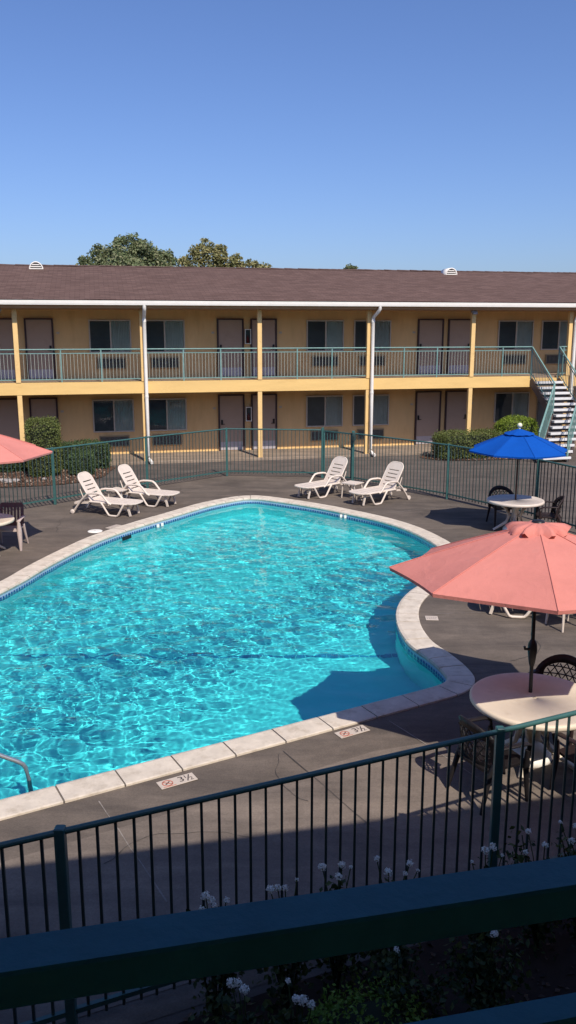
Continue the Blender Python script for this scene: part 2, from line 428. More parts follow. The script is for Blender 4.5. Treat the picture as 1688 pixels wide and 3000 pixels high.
for k, c_ in enumerate(((.2, 7.6, 2.4, 1.1), (-1.6, 6.6, .4, 1.6), (1.9, 8.5, 2.6, .7), (3.1, 11.2, .3, 2.4), (2.6, 15.0, -.4, 2.2), (-6.3, 14.4, 2.7, 2.0), (-5.2, 18.8, 2.2, 1.8), (.6, 23.6, .6, 1.6), (3.3, 20.6, .9, 1.8), (-3.1, 23.2, 1.0, 1.4))): crack(*c_, k)
struct(jm.build('ground_joint', M['joint'])); struct(jl.build('ground_joint', M['joint_light']))
wk = MB(Matrix.Rotation(YAW, 4, 'Z')); wk.cbox(-16, 29.0, -.1, 32, 31.04, .08, .012)
struct(wk.build('walkway', M['walk']))
bedL = smooth_poly([UV(u, v)[:2] for u, v in ((-16, 26.6), (-6, 25.75), (-1.7, 25.5), (-.2, 26.3), (.25, 27.6), (-.1, 28.85), (-6, 28.9), (-16, 28.9))], 4)
bedR = smooth_poly([UV(u, v)[:2] for u, v in ((11.4, 28.7), (11.5, 27.6), (13.2, 27.2), (15.0, 27.4), (15.2, 28.7))], 4)
nb = [(-1.2, 4.55), (1.6, 5.86), (4.2, 7.05), (6.2, 8.6), (6.5, 4.6), (2.5, 2.4), (-.3, 1.6), (-1.4, 3.2)]
bedN = smooth_poly(nb, 4)
for b in (bedL, bedR, bedN): struct(sheet('planting_bed', [b], .022, M['soil_shaded'] if b is bedN else M['soil']))

# ------------------------------------------------------------------ swimming pool
pool = thing('swimming_pool', 'curved in-ground swimming pool with pale stone coping and a band of blue waterline tiles', 'pool', (-1, 14, 0))
poolM = Matrix.Translation((1, -14, 0))
arc = [0]
for a, b in zip(outer, outer[1:] + outer[:1]): arc.append(arc[-1] + (Vector(b) - Vector(a)).length)
n = len(outer)
# coping stones: bull-nosed blocks with open joints
cop = MB(poolM); i = 0
straight = sum((Vector(near[k + 1]) - Vector(near[k])).length for k in range(len(near) - 1))
fine_o = resample(outer, .02); fine_i = offset(outer, .37)
def at_arc(poly, s):
    s %= arc[-1]
    lo = max(j for j in range(n) if arc[j] <= s); t = (s - arc[lo]) / (arc[lo + 1] - arc[lo])
    return Vector(poly[lo]).lerp(Vector(poly[(lo + 1) % n]), t)
s = 0.05
while s < arc[-1] - .05:
    w = .625 if s < straight - .3 else .36
    e = min(s + w, arc[-1] + .05); k = max(2, int((e - s) / .09))
    prof = [(.0, -.06), (.0, .024), (.02, ZC), (.32, ZC), (.36, .018), (.372, -.01), (.36, -.045), (.33, -.06)]
    dz = rng.uniform(-.002, .002)
    v = []
    for q in range(k + 1):
        t = s + .009 + (e - s - .018) * q / k
        o_, i_ = at_arc(outer, t), at_arc(inner, t); d = (i_ - o_) / .36
        v += [(*(o_ + d * pr[0]), pr[1] + dz) for pr in prof]
    m_ = len(prof)
    f = [(q * m_ + j, (q + 1) * m_ + j, (q + 1) * m_ + (j + 1) % m_, q * m_ + (j + 1) % m_) for q in range(k) for j in range(m_)]
    f += [tuple(range(m_)), tuple(k * m_ + j for j in range(m_ - 1, -1, -1))]
    cop.add(v, f); s = e
cop.build('coping', M['coping'], pool)
gr = MB(poolM)   # mortar bed under the coping, seen in the joints
v = [(*p, z) for p, z in zip(offset(outer, .015), [.012] * n)] + [(*p, .012) for p in offset(outer, .35)]
gr.add(v, [(q, (q + 1) % n, n + (q + 1) % n, n + q) for q in range(n)])
gr.build('mortar', M['coping_mortar'] if 'coping_mortar' in M else mat('coping_mortar', (.17, .145, .12), .9, .2), pool)
def depth(x, y):
    t = min(1, max(0, (y - 12.65) / 7.5))
    return -1.12 - .25 * t
# basin: walls and floor
wl = offset(outer, .352)
bs = MB(poolM)
v = [(*p, -.02) for p in wl] + [(*p, -2.4) for p in wl]
bs.add(v, [(q, (q + 1) % n, n + (q + 1) % n, n + q) for q in range(n)], True)
xs = np.arange(-9.5, 4.3, .6); ys = np.arange(3.5, 23.6, .6)
v = [(x, y, depth(x, y)) for y in ys for x in xs]; nx = len(xs)
bs.add(v, [(j * nx + q, j * nx + q + 1, (j + 1) * nx + q + 1, (j + 1) * nx + q) for j in range(len(ys) - 1) for q in range(nx - 1)], True)
basin = bs.build('basin', M['plaster'], pool)
tb = MB(poolM); tl = offset(outer, .357); tb.uv = []
for p, a in zip(tl + tl[:1], arc):
    for z in (-.25, -.035):
        tb.v.append(tuple(poolM @ Vector((*p, z)))); tb.uv.append((a, z + .155))
tb.f = [(2 * q, 2 * q + 2, 2 * q + 3, 2 * q + 1) for q in range(n)]; tb.sm = [False] * n
tb.build('waterline_tile', M['tile'], pool)
fl = MB(poolM)      # navy tile line across the floor where the slope starts
for q in range(56):
    x0 = -7.2 + q * .17
    yj = 12.62 + rng.uniform(-.01, .01)
    fl.box(x0, yj, -1.13, x0 + .155, yj + .10, -1.114)
fl.build('floor_tile_line', M['navy_tile'], pool)
st = MB(poolM); stn = MB(poolM)      # corner steps with navy tile nosing
T0 = Vector((-5.9, 5.45)); dn = Vector((.866, .5)); nn = Vector((-.5, .866))
for q in range(3):
    z = -.30 - .28 * q; a = T0 + nn * .37; w = .42 + .34 * q
    L = 3.55 + .06 * q
    P = [a, a + dn * L, a + dn * (L - .1) + nn * w, a + nn * w]
    st.add([(*p, z) for p in P] + [(*p, -1.25) for p in P], [(0, 1, 2, 3), (0, 4, 5, 1), (1, 5, 6, 2), (2, 6, 7, 3)])
    stn.bar((*(a + nn * (w - .03)), z + .008), (*(a + nn * (w - .03) + dn * (L - .1)), z + .008), .055, .012)
    stn.bar((*(a + dn * (L - .05) + nn * .04), z + .008), (*(a + dn * (L - .12) + nn * w), z + .008), .055, .012)
st.build('step', M['plaster'], pool); stn.build('step_nosing', M['navy_tile'], pool)
sk = MB(poolM)
p0 = Vector((-3.70, 18.53)); d0 = Vector((.45, .89)).normalized()
sk.bar((*p0, -.085), (*(p0 + d0 * .30), -.085), .03, .085); sk.build('skimmer_mouth', M['black'], pool)
for (ax, ay) in ((-3.10, 19.83), (-3.02, 19.97), (1.33, 20.92), (1.43, 20.83)):
    dm = MB(poolM); dm.cbox(ax - .03, ay - .03, -.2, ax + .03, ay + .03, -.05); dm.build('rope_anchor', M['white'], pool)

# water surface: real ripples
wrng = np.random.RandomState(11)
def inside(px, py, poly):
    c = np.zeros(px.shape, bool); P = np.array(poly)
    x1, y1 = P[:, 0], P[:, 1]; x2, y2 = np.roll(x1, -1), np.roll(y1, -1)
    for a, b, c_, d in zip(x1, y1, x2, y2):
        if b == d: continue
        t = ((b > py) != (d > py)) & (px < (c_ - a) * (py - b) / (d - b) + a)
        c ^= t
    return c
WCURV = .40
def wave_field(X, Y):
    Z = np.zeros_like(X)
    amp = .75 + .28 * np.sin(.55 * X + .9 * np.sin(.35 * Y) + 1.2) * np.sin(.42 * Y + .8 * np.sin(.5 * X)) + .22 * np.sin(.9 * Y - 1.1 * X + 2.)
    amp = np.clip(amp * 1.0, .3, 1.3) * np.clip((24.5 - Y) / 11.5, .26, 1)
    for k in range(66):
        lam = .055 * (.15 / .055) ** wrng.rand() if k < 46 else .15 * (.65 / .15) ** wrng.rand()
        th = wrng.uniform(0, 2 * math.pi) if k % 2 else wrng.normal(1.1, .7)
        K = 2 * math.pi / lam
        A = WCURV / K ** 2 * (1 if lam < .3 else .8)
        wx = X + .06 * np.sin(1.9 * Y + k); wy = Y + .06 * np.sin(2.1 * X + 2 * k)
        Z += A * np.sin(K * (wx * math.cos(th) + wy * math.sin(th)) + wrng.uniform(0, 6.28))
    return Z * amp
STEP = .0155
gx = np.arange(-9.0, 3.6, STEP); gy = np.arange(4.4, 23.0, STEP)
X, Y = np.meshgrid(gx, gy)
ins = inside(X, Y, offset(outer, .30))
Z = ZW + wave_field(X, Y)
idx = -np.ones(X.shape, int); idx[ins] = np.arange(ins.sum())
wv = np.stack([X[ins], Y[ins], Z[ins]], 1)
q = ins[:-1, :-1] & ins[1:, :-1] & ins[:-1, 1:] & ins[1:, 1:]
wf = np.stack([idx[:-1, :-1][q], idx[:-1, 1:][q], idx[1:, 1:][q], idx[1:, :-1][q]], 1)
me = bpy.data.meshes.new('water'); me.from_pydata(wv.tolist(), [], wf.tolist())
me.polygons.foreach_set('use_smooth', [True] * len(wf)); me.materials.append(M['water'])
water = bpy.data.objects.new('water', me); C.objects.link(water); struct(water)
tag(water, 'clear turquoise rippled water filling the swimming pool', 'water')

# hand rail at the steps
hr = thing('pool_handrail', 'bent steel handrail rising out of the water at the near corner of the pool', 'handrail', (-2.75, 8.23, 0))
mb = MB(Matrix.Translation((2.75, -8.23, 0)))
path = [(-2.70, 8.22, -1.1), (-2.74, 8.22, -.12), (-2.765, 8.215, .03), (-2.79, 8.205, .075), (-2.84, 8.19, .115), (-3.6, 7.98, .56), (-4.0, 7.8, .74), (-4.12, 7.7, .72), (-4.3, 7.2, .4), (-4.34, 7.0, .2), (-4.34, 6.9, -.3)]
mb.tube(path, .024, 12); mb.build('rail', M['steel'], hr)

# ------------------------------------------------------------------ deck markers
def text_mesh(body, size):
    cu = bpy.data.curves.new('t', 'FONT'); cu.body = body; cu.size = size; cu.align_x = 'CENTER'; cu.align_y = 'CENTER'
    o = bpy.data.objects.new('t', cu); C.objects.link(o)
    me = bpy.data.meshes.new_from_object(o.evaluated_get(bpy.context.evaluated_depsgraph_get()))
    bpy.data.objects.remove(o)
    vs = [tuple(v.co) for v in me.vertices]; fs = [tuple(p.vertices) for p in me.polygons]
    bpy.data.meshes.remove(me); return vs, fs
def marker(x, y, rz, label, kind, w=.40, h=.155):
    t = thing('depth_marker', label, 'depth marker', (x, y, .009), rz, 'depth markers set in the deck')
    mb = MB(); mb.cbox(-w / 2, -h / 2, 0, w / 2, h / 2, .006, .002); mb.build('plate', M['sign_face'], t)
    if kind == 'num':
        vs, fs = text_mesh('3', .14)
        m2 = MB(Matrix.Translation((.045, 0, .0085))); m2.add(vs, fs)
        vs, fs = text_mesh('1', .085); m2.M = Matrix.Translation((.098, .025, .0085)); m2.add(vs, fs)
        vs, fs = text_mesh('2', .085); m2.M = Matrix.Translation((.148, -.03, .0085)); m2.add(vs, fs)
        m2.M = Matrix(); m2.bar((.098, -.055, .0085), (.15, .055, .0085), .012, .002)
        m2.build('numeral', M['sign_black'], t)
        m3 = MB(); ring = lambda r: [(-.105 + r * math.cos(a * math.pi / 14), r * math.sin(a * math.pi / 14)) for a in range(28)]
        m3.plate([ring(.058), ring(.046)], .003, Matrix.Translation((0, 0, .006)))
        m3.bar((-.145, .038, .0075), (-.065, -.038, .0075), .011, .003)
        m3.bar((-.175, -.066, .0075), (-.035, -.066, .0075), .006, .003)
        m3.build('symbol', M['sign_red'], t)
        m4 = MB(); m4.bar((-.13, -.018, .0072), (-.09, .012, .0072), .016, .002); m4.sphere((-.082, .02, .0075), .009, 8, 4, .2)
        m4.build('diver_mark', M['sign_black'], t)
    else:   # worn two-line lettering that the photograph does not resolve
        m2 = MB()
        for row, yy in ((0, .032), (1, -.034)):
            x0 = -w * .40
            while x0 < w * .36:
                ww = rng.uniform(.018, .03); hh = rng.uniform(.028, .04)
                m2.box(x0, yy - hh / 2, .006, x0 + ww, yy - hh / 2 + .009, .0085); m2.box(x0, yy - hh / 2, .006, x0 + .008, yy + hh / 2, .0083)
                if rng.random() < .6: m2.box(x0, yy + hh / 2 - .008, .006, x0 + ww, yy + hh / 2, .0081)
                x0 += ww + .012
        m2.build('lettering', M['sign_grey'], t)
    return t
marker(-1.14, 7.98, R(30.5), 'white 3½ depth plate with red no diving ring, beside the coping nearest the pool handrail', 'num')
marker(.74, 9.07, R(30.5), 'white 3½ depth plate beside the coping at the edge of the pink umbrella shadow', 'num')
marker(2.30, 12.98, R(-4), 'white plate with two worn lines of lettering beside the inward bulge of the coping', 'txt', .20, .2)
marker(1.72, 20.95, R(-38), 'faded white plate in the deck between the coping and the far loungers beside the gate', 'txt')
marker(-4.07, 19.35, R(62), 'faded white plate in the deck beside the round white skimmer lid', 'txt')
lid = thing('skimmer_lid', 'round white skimmer lid set in the deck beside the left curve of the pool', 'lid', (-4.40, 18.92, .004))
mb = MB(); mb.lathe([(.165, 0), (.165, .008), (.155, .012), (.02, .013)], 28); mb.build('cover', M['white'], lid)
mb = MB(); mb.lathe([(.018, .013), (.018, .0135), (.001, .0135)], 10); mb.build('finger_hole', M['sign_grey'], lid)

# ------------------------------------------------------------------ pool fence
fence = thing('pool_fence', 'teal metal fence of slim pickets running all round the pool deck', 'fence', (0, 0, 0))
HF = 1.5
def fence_bay(a, b, parent, rail=.038, bow=0.):
    a = Vector(a); b = Vector(b); L = (b - a).length; d = (b - a).normalized()
    mb = MB()
    mb.tube([(*a, HF - .02), (*a.lerp(b, .5), HF - .02), (*b, HF - .02)], rail / 2 * 1.15, 10, True)
    mb.build('top_rail', M['fence'], parent)
    mb = MB(); mb.bar((*(a + d * .03), .16), (*(b - d * .03), .16), .032, .036); mb.build('bottom_rail', M['fence'], parent)
    k = int(round(L / .117)); mb = MB()
    for j in range(1, k):
        p = a.lerp(b, j / k) + Vector((rng.uniform(-.004, .004), rng.uniform(-.004, .004)))
        mb.bar((*p, .085), (*p, HF - .035), .018)
    mb.build('picket_panel', M['picket'], parent)
def fence_post(p, parent, w=.062, h=HF + .015):
    mb = MB(); mb.cbox(p[0] - w / 2, p[1] - w / 2, .004, p[0] + w / 2, p[1] + w / 2, h, .006); mb.build('post', M['fence'], parent)
GATE = (11, 12)
for i in range(len(fence_pts)):
    a, b = fence_pts[i], fence_pts[(i + 1) % len(fence_pts)]
    if i == 11: continue
    fence_bay(a, b, fence)
for i, p in enumerate(fence_pts):
    fence_post(p, fence, .085 if i in GATE else .066, HF + (.06 if i in GATE else .015))
ga, gb = Vector(fence_pts[11]), Vector(fence_pts[12]); gd = (gb - ga).normalized()
gate = MB(); g0 = ga + gd * .07; g1 = gb - gd * .07
for z in (HF - .04, .14): gate.bar((*g0, z), (*g1, z), .04, .04)
for p in (g0, g1): gate.bar((*p, .12), (*p, HF - .03), .04)
for j in range(1, 9):
    p = g0.lerp(g1, j / 9); gate.bar((*p, .16), (*p, HF - .06), .018)
gt = gate.build('gate', M['fence'], fence)
lt = MB(); lt.cbox(ga.x - .035, ga.y - .10, 1.28, ga.x + .06, ga.y - .045, 1.5, .008); lt.tube([(ga.x + .01, ga.y - .115, 1.18), (ga.x + .01, ga.y - .115, 1.42)], .018, 8)
lt.build('latch', M['picket'], gt)

# ------------------------------------------------------------------ far motel building (local frame: u along the facade, v away)
VF, VW = 29.2, 31.05
motel = thing('motel_building', 'long two storey mustard motel wing with brown shingle roof and galleries beyond the pool', 'building', UV(5.5, VF, 0), YAW)
ML = Matrix.Translation((-5.5, -VF, 0))
U0, U1 = -15.0, 31.0
mb = MB(ML); mb.box(U0, VW, 0, U1, VW + 7.2, 5.32); mb.build('wall', M['wall'], motel)
EAVE_V, EAVE_Z, RID_V, RID_Z = 28.72, 5.40, 34.75, 6.82
rf = MB(ML)
nseg = 60
for side in (0, 1):
    v0, v1 = (EAVE_V, RID_V) if side == 0 else (RID_V, 2 * RID_V - EAVE_V)
    z0, z1 = (EAVE_Z, RID_Z) if side == 0 else (RID_Z, EAVE_Z)
    vs = []
    for k in range(nseg + 1):
        u = U0 - .4 + (U1 - U0 + .8) * k / nseg
        wob = rng.uniform(-.008, .008)
        vs += [(u, v0, z0 + wob), (u, v1, z1 + (wob if side == 0 else 0))]
    rf.add(vs, [(2 * k, 2 * k + 2, 2 * k + 3, 2 * k + 1) for k in range(nseg)])
    rf.add([(u, v, z - .09) for u, v, z in vs], [(2 * k + 1, 2 * k + 3, 2 * k + 2, 2 * k) for k in range(nseg)])
roof = rf.build('roof', M['roof'], motel)
mb = MB(ML)
u = U0 - .4
while u < U1 + .4:
    w = .31; zz = rng.uniform(-.004, .008)
    mb.add([(u, RID_V - .15, RID_Z - .015 + zz), (u + w, RID_V - .15, RID_Z - .022 + zz), (u + w, RID_V, RID_Z + .022 + zz), (u, RID_V, RID_Z + .03 + zz), (u + w, RID_V + .15, RID_Z - .022 + zz), (u, RID_V + .15, RID_Z - .015 + zz)], [(0, 1, 2, 3), (3, 2, 4, 5)])
    u += w - .03
mb.build('ridge_cap', M['roof'], roof)
def roof_vent(u):
    sl = (RID_Z - EAVE_Z) / (RID_V - EAVE_V); v = 34.0
    mb = MB(ML @ Matrix.Translation((u, v, EAVE_Z + sl * (v - EAVE_V))))
    Rr = .25; sh = MB(mb.M); n_ = 16
    arcp = [(math.cos(math.pi * k / n_), math.sin(math.pi * k / n_)) for k in range(n_ + 1)]
    vs = []
    for rr, y in ((Rr, -.16), (Rr, .5), (Rr - .035, .5), (Rr - .035, -.16)):
        vs += [(c * rr, y, s_ * rr * 1.1 - .02) for c, s_ in arcp]
    m_ = n_ + 1
    sh.add(vs, [(j * m_ + k, j * m_ + k + 1, ((j + 1) % 4) * m_ + k + 1, ((j + 1) % 4) * m_ + k) for j in range(4) for k in range(n_)], True)
    ob = sh.build('roof_vent', M['white'], roof)
    sl_ = MB(mb.M)
    for k in range(4):
        z = .0 + k * .072; hw = math.sqrt(max(.002, (Rr - .03) ** 2 - (z / 1.1) ** 2))
        sl_.bar((-hw, -.13, z), (hw, -.13, z), .02, .034)
    sl_.build('louvre', M['white'], ob)
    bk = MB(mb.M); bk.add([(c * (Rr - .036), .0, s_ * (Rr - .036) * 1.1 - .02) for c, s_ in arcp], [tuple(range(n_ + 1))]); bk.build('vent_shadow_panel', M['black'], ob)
roof_vent(-2.0); roof_vent(14.35)
mb = MB(ML); mb.box(U0 - .35, 28.78, 5.12, U1 + .35, VW, 5.2); mb.build('soffit', M['soffit'], motel)
mb = MB(ML); mb.box(U0 - .35, 28.735, 5.14, U1 + .35, 28.775, 5.31); mb.build('fascia', M['soffit'], motel)
gm = MB(ML)
prof = [(28.73, 5.30), (28.73, 5.24), (28.615, 5.235), (28.605, 5.29), (28.60, 5.375), (28.615, 5.375), (28.63, 5.29), (28.66, 5.255), (28.71, 5.255), (28.715, 5.30)]
vs = [(u, v, z) for u in (U0 - .4, U1 + .4) for v, z in prof]; m_ = len(prof)
gm.add(vs, [(j, (j + 1) % m_, m_ + (j + 1) % m_, m_ + j) for j in range(m_)] + [tuple(range(m_)), tuple(range(2 * m_ - 1, m_ - 1, -1))])
gutter = gm.build('gutter', M['white'], motel)
mb = MB(ML); mb.box(U0, 29.26, 2.60, U1, VW, 2.78); mb.build('balcony_floor', M['walk'], motel)
STAIR = (15.62, 16.80)
mb = MB(ML); mb.box(U0, 29.12, 2.38, STAIR[0], 29.255, 2.77); mb.box(STAIR[0], 29.14, 2.38, STAIR[1], 29.255, 2.70); mb.box(STAIR[1], 29.12, 2.38, U1, 29.255, 2.77)
mb.build('beam', M['beam'], motel)
mb = MB(ML)
u = U0 + .6
while u < U1:
    mb.box(u, 29.26, 2.41, u + .1, VW - .004, 2.597); u += 1.32
mb.build('floor_joist', M['soffit'], motel)
posts = [-14.4, -10.4, -6.44, -2.48, 1.53, 5.47, 9.36, 13.27, 17.12, 21.1, 25.1, 29.1]
for u in posts:
    mb = MB(ML); mb.cbox(u - .075, 29.13, .06, u + .075, 29.27, 2.377, .006); mb.build('post', M['post'], motel)
    mb = MB(ML); mb.cbox(u - .075, 29.10, 2.773, u + .075, 29.24, 5.118, .006); mb.build('post', M['post'], motel)
def downspout(u, lateral):
    mb = MB(ML); v = 29.03
    pts = [(u + lateral, 28.67, 5.25), (u + lateral, 28.67, 5.16), (u + lateral * .8, 28.72, 5.08), (u + .1 * lateral, 28.98, 4.9), (u, v, 4.82), (u, v, 3.5), (u, v, 2.0), (u, v, .28), (u + .01, v - .02, .18), (u + .05, v - .12, .1), (u + .09, v - .22, .07)]
    mb.tube(pts, .06, 12)
    mb.tube([(u, v, 4.80), (u, v, 4.70)], .068, 12); mb.tube([(u, v, 2.3), (u, v, 2.24)], .068, 12)
    mb.build('downspout', M['white'], motel)
for u, l in ((-6.38, .0), (1.60, .0), (9.47, .12), (17.26, .12), (25.2, .1)): downspout(u, l)
for u in (-2.95, 13.2, 21.2):
    mb = MB(ML); mb.cbox(u - .1, 28.9, 5.04, u + .1, 29.05, 5.12, .01); mb.cbox(u - .08, 28.84, 4.98, u + .08, 28.98, 5.05, .01); mb.build('floodlight', M['sign_grey'], motel)
mb = MB(ML); mb.box(U0, VW - .03, .082, U1, VW - .003, .13); mb.build('wall_base', M['post'], motel)

def door(u0, u1, z0, lock_left):
    h = 2.06
    mb = MB(ML); mb.cbox(u0 + .06, VW - .045, z0 + .012, u1 - .06, VW + .002, z0 + h - .05, .003); d = mb.build('door', M['door'], motel)
    mb = MB(ML)
    mb.box(u0, VW - .075, z0, u0 + .058, VW, z0 + h); mb.box(u1 - .058, VW - .075, z0, u1, VW, z0 + h); mb.box(u0 + .058, VW - .075, z0 + h - .048, u1 - .058, VW, z0 + h)
    mb.build('door_frame', M['door_frame'], d)
    lu = u0 + .13 if lock_left else u1 - .13
    mb = MB(ML); mb.cbox(lu - .035, VW - .07, z0 + .96, lu + .035, VW - .046, z0 + 1.14, .006)
    mb.tube([(lu, VW - .07, z0 + .99), (lu, VW - .11, z0 + .99), (lu + (.1 if lock_left else -.1), VW - .11, z0 + .985)], .012, 8)
    mb.build('lock', M['lock'], d)
    mb = MB(ML); mb.box(u0 + .075, VW - .05, z0 + .03, u1 - .075, VW - .046, z0 + .33); mb.build('kick_plate', M['kick'], d)
    pu = u0 - .14 if lock_left else u1 + .14
    mb = MB(ML); mb.cbox(pu - .05, VW - .012, z0 + 1.53, pu + .05, VW + .002, z0 + 1.6, .003); mb.build('number_plate', M['win_frame'], d)
def window(u0, u1, z0, z1, blind_right=True):
    mb = MB(ML); t = .045; um = (u0 + u1) / 2 + .02
    mb.box(u0, VW - .06, z0, u0 + t, VW, z1); mb.box(u1 - t, VW - .06, z0, u1, VW, z1)
    mb.box(u0 + t, VW - .06, z0, u1 - t, VW, z0 + t); mb.box(u0 + t, VW - .06, z1 - t, u1 - t, VW, z1)
    mb.box(um - .025, VW - .052, z0 + t, um + .025, VW, z1 - t)
    w = mb.build('window', M['win_frame'], motel)
    mb = MB(ML); mb.box(u0 + t, VW - .012, z0 + t, um - .025, VW - .006, z1 - t); mb.build('painted_dark_sheet', M['dark_room'], w)  # sheet on the solid wall, its dark colour stands for the unlit room
    mb = MB(ML); k = 11; ua, ub = um + .026, u1 - t - .001
    vs = []
    for j in range(k * 2 + 1):
        x = ua + (ub - ua) * j / (2 * k); y = VW - (.024 if j % 2 else .008) + rng.uniform(-.002, .002)
        vs += [(x, y, z0 + t), (x, y, z1 - t)]
    mb.add(vs, [(2 * j, 2 * j + 2, 2 * j + 3, 2 * j + 1) for j in range(2 * k)]); mb.build('blind', M['curtain'], w)
    mb = MB(ML); mb.add([(u0 + t, VW - .034, z0 + t), (um - .025, VW - .034, z0 + t), (um - .025, VW - .034, z1 - t), (u0 + t, VW - .034, z1 - t)], [(0, 1, 2, 3)])
    mb.add([(um + .025, VW - .042, z0 + t), (u1 - t, VW - .042, z0 + t), (u1 - t, VW - .042, z1 - t), (um + .025, VW - .042, z1 - t)], [(0, 1, 2, 3)])
    mb.build('pane', M['glass'], w)
    zs = z0 - .03
def aircon(u0, u1, z0, z1):
    mb = MB(ML); t = .035
    mb.box(u0, VW - .07, z0, u0 + t, VW, z1); mb.box(u1 - t, VW - .07, z0, u1, VW, z1); mb.box(u0 + t, VW - .07, z0, u1 - t, VW, z0 + t); mb.box(u0 + t, VW - .07, z1 - t, u1 - t, VW, z1)
    a = mb.build('air_conditioner', M['ac'], motel)
    mb = MB(ML); mb.box(u0 + t, VW - .03, z0 + t, u1 - t, VW - .005, z1 - t)
    k = 7
    for j in range(k):
        z = z0 + t + (z1 - z0 - 2 * t) * (j + .5) / k; mb.bar((u0 + t, VW - .05, z), (u1 - t, VW - .05, z), .034, .012, (0, -.6, 1))
    for j in range(1, 6):
        x = u0 + (u1 - u0) * j / 6; mb.box(x - .008, VW - .062, z0 + t, x + .008, VW - .03, z1 - t)
    mb.build('grille', M['ac_dark'], a)
for base in (-10.42, -2.48, 5.47, 13.40):       # door pairs, mirrored about each post
    for z0 in (2.78, .08):
        if base == 13.40: a, b, c, d = 11.88, 12.92, 13.10, 14.08
        elif base == 5.47: a, b, c, d = 4.27, 5.24, 5.49, 6.46
        else: a, b, c, d = base - 1.18, base - .18 + .0, base + .14, base + 1.1
        door(a, b, z0, True); door(c, d, z0, False)
for u0 in (21.0,):
    for z0 in (2.78, .08): door(u0 - 1.3, u0 - .3, z0, True); door(u0 + .1, u0 + 1.1, z0, False)
for pairs in (((-8.2, -6.75), (-6.35, -4.9)), ((-.2, 1.24), (1.66, 3.12)), ((7.57, 8.99), (9.38, 10.82)), ((15.16, 16.64), (16.99, 18.45))):
    for (a, b) in pairs:
        window(a, b, 3.66, 4.79); 
        window(a, b, .875, 2.04)
        m_ = (a + b) / 2
        aircon(m_ - .5, m_ + .5, 3.11, 3.49); aircon(m_ - .53, m_ + .53, .35, .74)
mb = MB(ML); mb.cbox(17.0, VW - .1, .08, 17.45, VW - .066, 2.05, .01); mb.build('dark_wall_panel', M['dark_room'], motel)  # plain dark upright panel on the wall behind the stairs

# gallery railing of the far building
rl = MB(ML); zt = 3.83
spans = [(posts[k], posts[k + 1]) for k in range(len(posts) - 1)]
rail_root = None
def rail_span(a, b):
    global rail_root
    mb = MB(ML); vR = 29.17
    mb.tube([(a, vR, zt), ((a + b) / 2, vR, zt), (b, vR, zt)], .022, 8)
    r = mb.build('gallery_railing', M['rail_far'], motel)
    mb = MB(ML); mb.bar((a, vR, zt - .125), (b, vR, zt - .125), .022, .026); mb.build('upper_rail', M['rail_far'], r)
    mb = MB(ML); mb.bar((a, vR, 2.865), (b, vR, 2.865), .022, .03); mb.build('lower_rail', M['rail_far'], r)
    k = max(1, int(round((b - a) / .112))); mb = MB(ML)
    for j in range(1, k):
        x = a + (b - a) * j / k; mb.bar((x, vR, 2.87), (x, vR, zt - .13), .0115)
    mb.build('baluster_panel', M['baluster'], r)
    k = 3 if b - a > 3 else 2
    for j in range(1, k):
        x = a + (b - a) * j / k; mb = MB(ML); mb.box(x - .02, vR - .02, 2.772, x + .02, vR + .02, zt - .02); mb.build('rail_post', M['rail_far'], r)
for a, b in spans:
    if a < STAIR[0] < b:
        rail_span(a + .08, STAIR[0]); rail_span(STAIR[1], b - .08)
    else: rail_span(a + .08, b - .08)

# extinguisher cabinets between the paired doors
for z0, which in ((3.94, 'upper gallery'), (1.15, 'ground floor')):
    t = thing('extinguisher_cabinet', 'white framed fire extinguisher cabinet between two doors on the ' + which, 'cabinet', UV(5.385, VW, z0), YAW, 'fire extinguisher cabinets')
    mb = MB(); mb.box(-.11, -.12, 0, -.085, -.002, .53); mb.box(.085, -.12, 0, .11, -.002, .53); mb.box(-.085, -.12, 0, .085, -.002, .03); mb.box(-.085, -.12, .5, .085, -.002, .53); mb.build('case', M['white'], t)
    mb = MB(); mb.box(-.085, -.012, .03, .085, -.006, .5); mb.build('back_panel', M['dark_room'], t)
    mb = MB(); mb.lathe([(.035, .05), (.045, .06), (.045, .2), (.03, .24), (.015, .26), (.015, .3)], 14, (0, -.06, 0)); mb.build('extinguisher', M['red'], t)
    mb = MB(); mb.add([(-.085, -.112, .03), (.085, -.112, .03), (.085, -.112, .5), (-.085, -.112, .5)], [(0, 1, 2, 3)]); mb.build('pane', M['glass'], t)

# ------------------------------------------------------------------ outdoor staircase
stair = thing('staircase', 'open outdoor staircase with pale treads and teal railings down from the gallery', 'staircase', UV(16.2, 27.6, 0), YAW)
MS = Matrix.Translation((-16.2, -27.6, 0))
P = [Vector((15.62, 29.12, 2.78)), Vector((15.95, 27.95, 1.52)), Vector((14.55, 26.3, 0))]
W = 1.10
def path_pt(z):
    if z > P[1].z: return P[0].lerp(P[1], (P[0].z - z) / (P[0].z - P[1].z))
    return P[1].lerp(P[2], (P[1].z - z) / (P[1].z - P[2].z))
ns = 15; rise = 2.78 / ns
for k in range(1, ns):
    z = 2.78 - k * rise; p = path_pt(z); q = path_pt(max(0, z - rise))
    run = p.y - q.y
    if k == 7: run += .05
    mb = MB(MS); mb.cbox(p.x + .02, q.y - .03, z - .085, p.x + W - .02, p.y + .015, z, .008)
    tr = mb.build('tread', M['tread'], stair)
    mb = MB(MS); mb.box(p.x + .05, q.y + .01, z + .001, p.x + W - .05, p.y - .01, z + .006); mb.build('tread_surface', M['tread_top'], tr)
    mb = MB(MS); mb.box(p.x + .045, p.y - .012, z - rise + .008, p.x + W - .045, p.y + .005, z - .087) if k < ns - 0 else None
    if k < 14: mb.build('riser', M['tread_top'], tr)
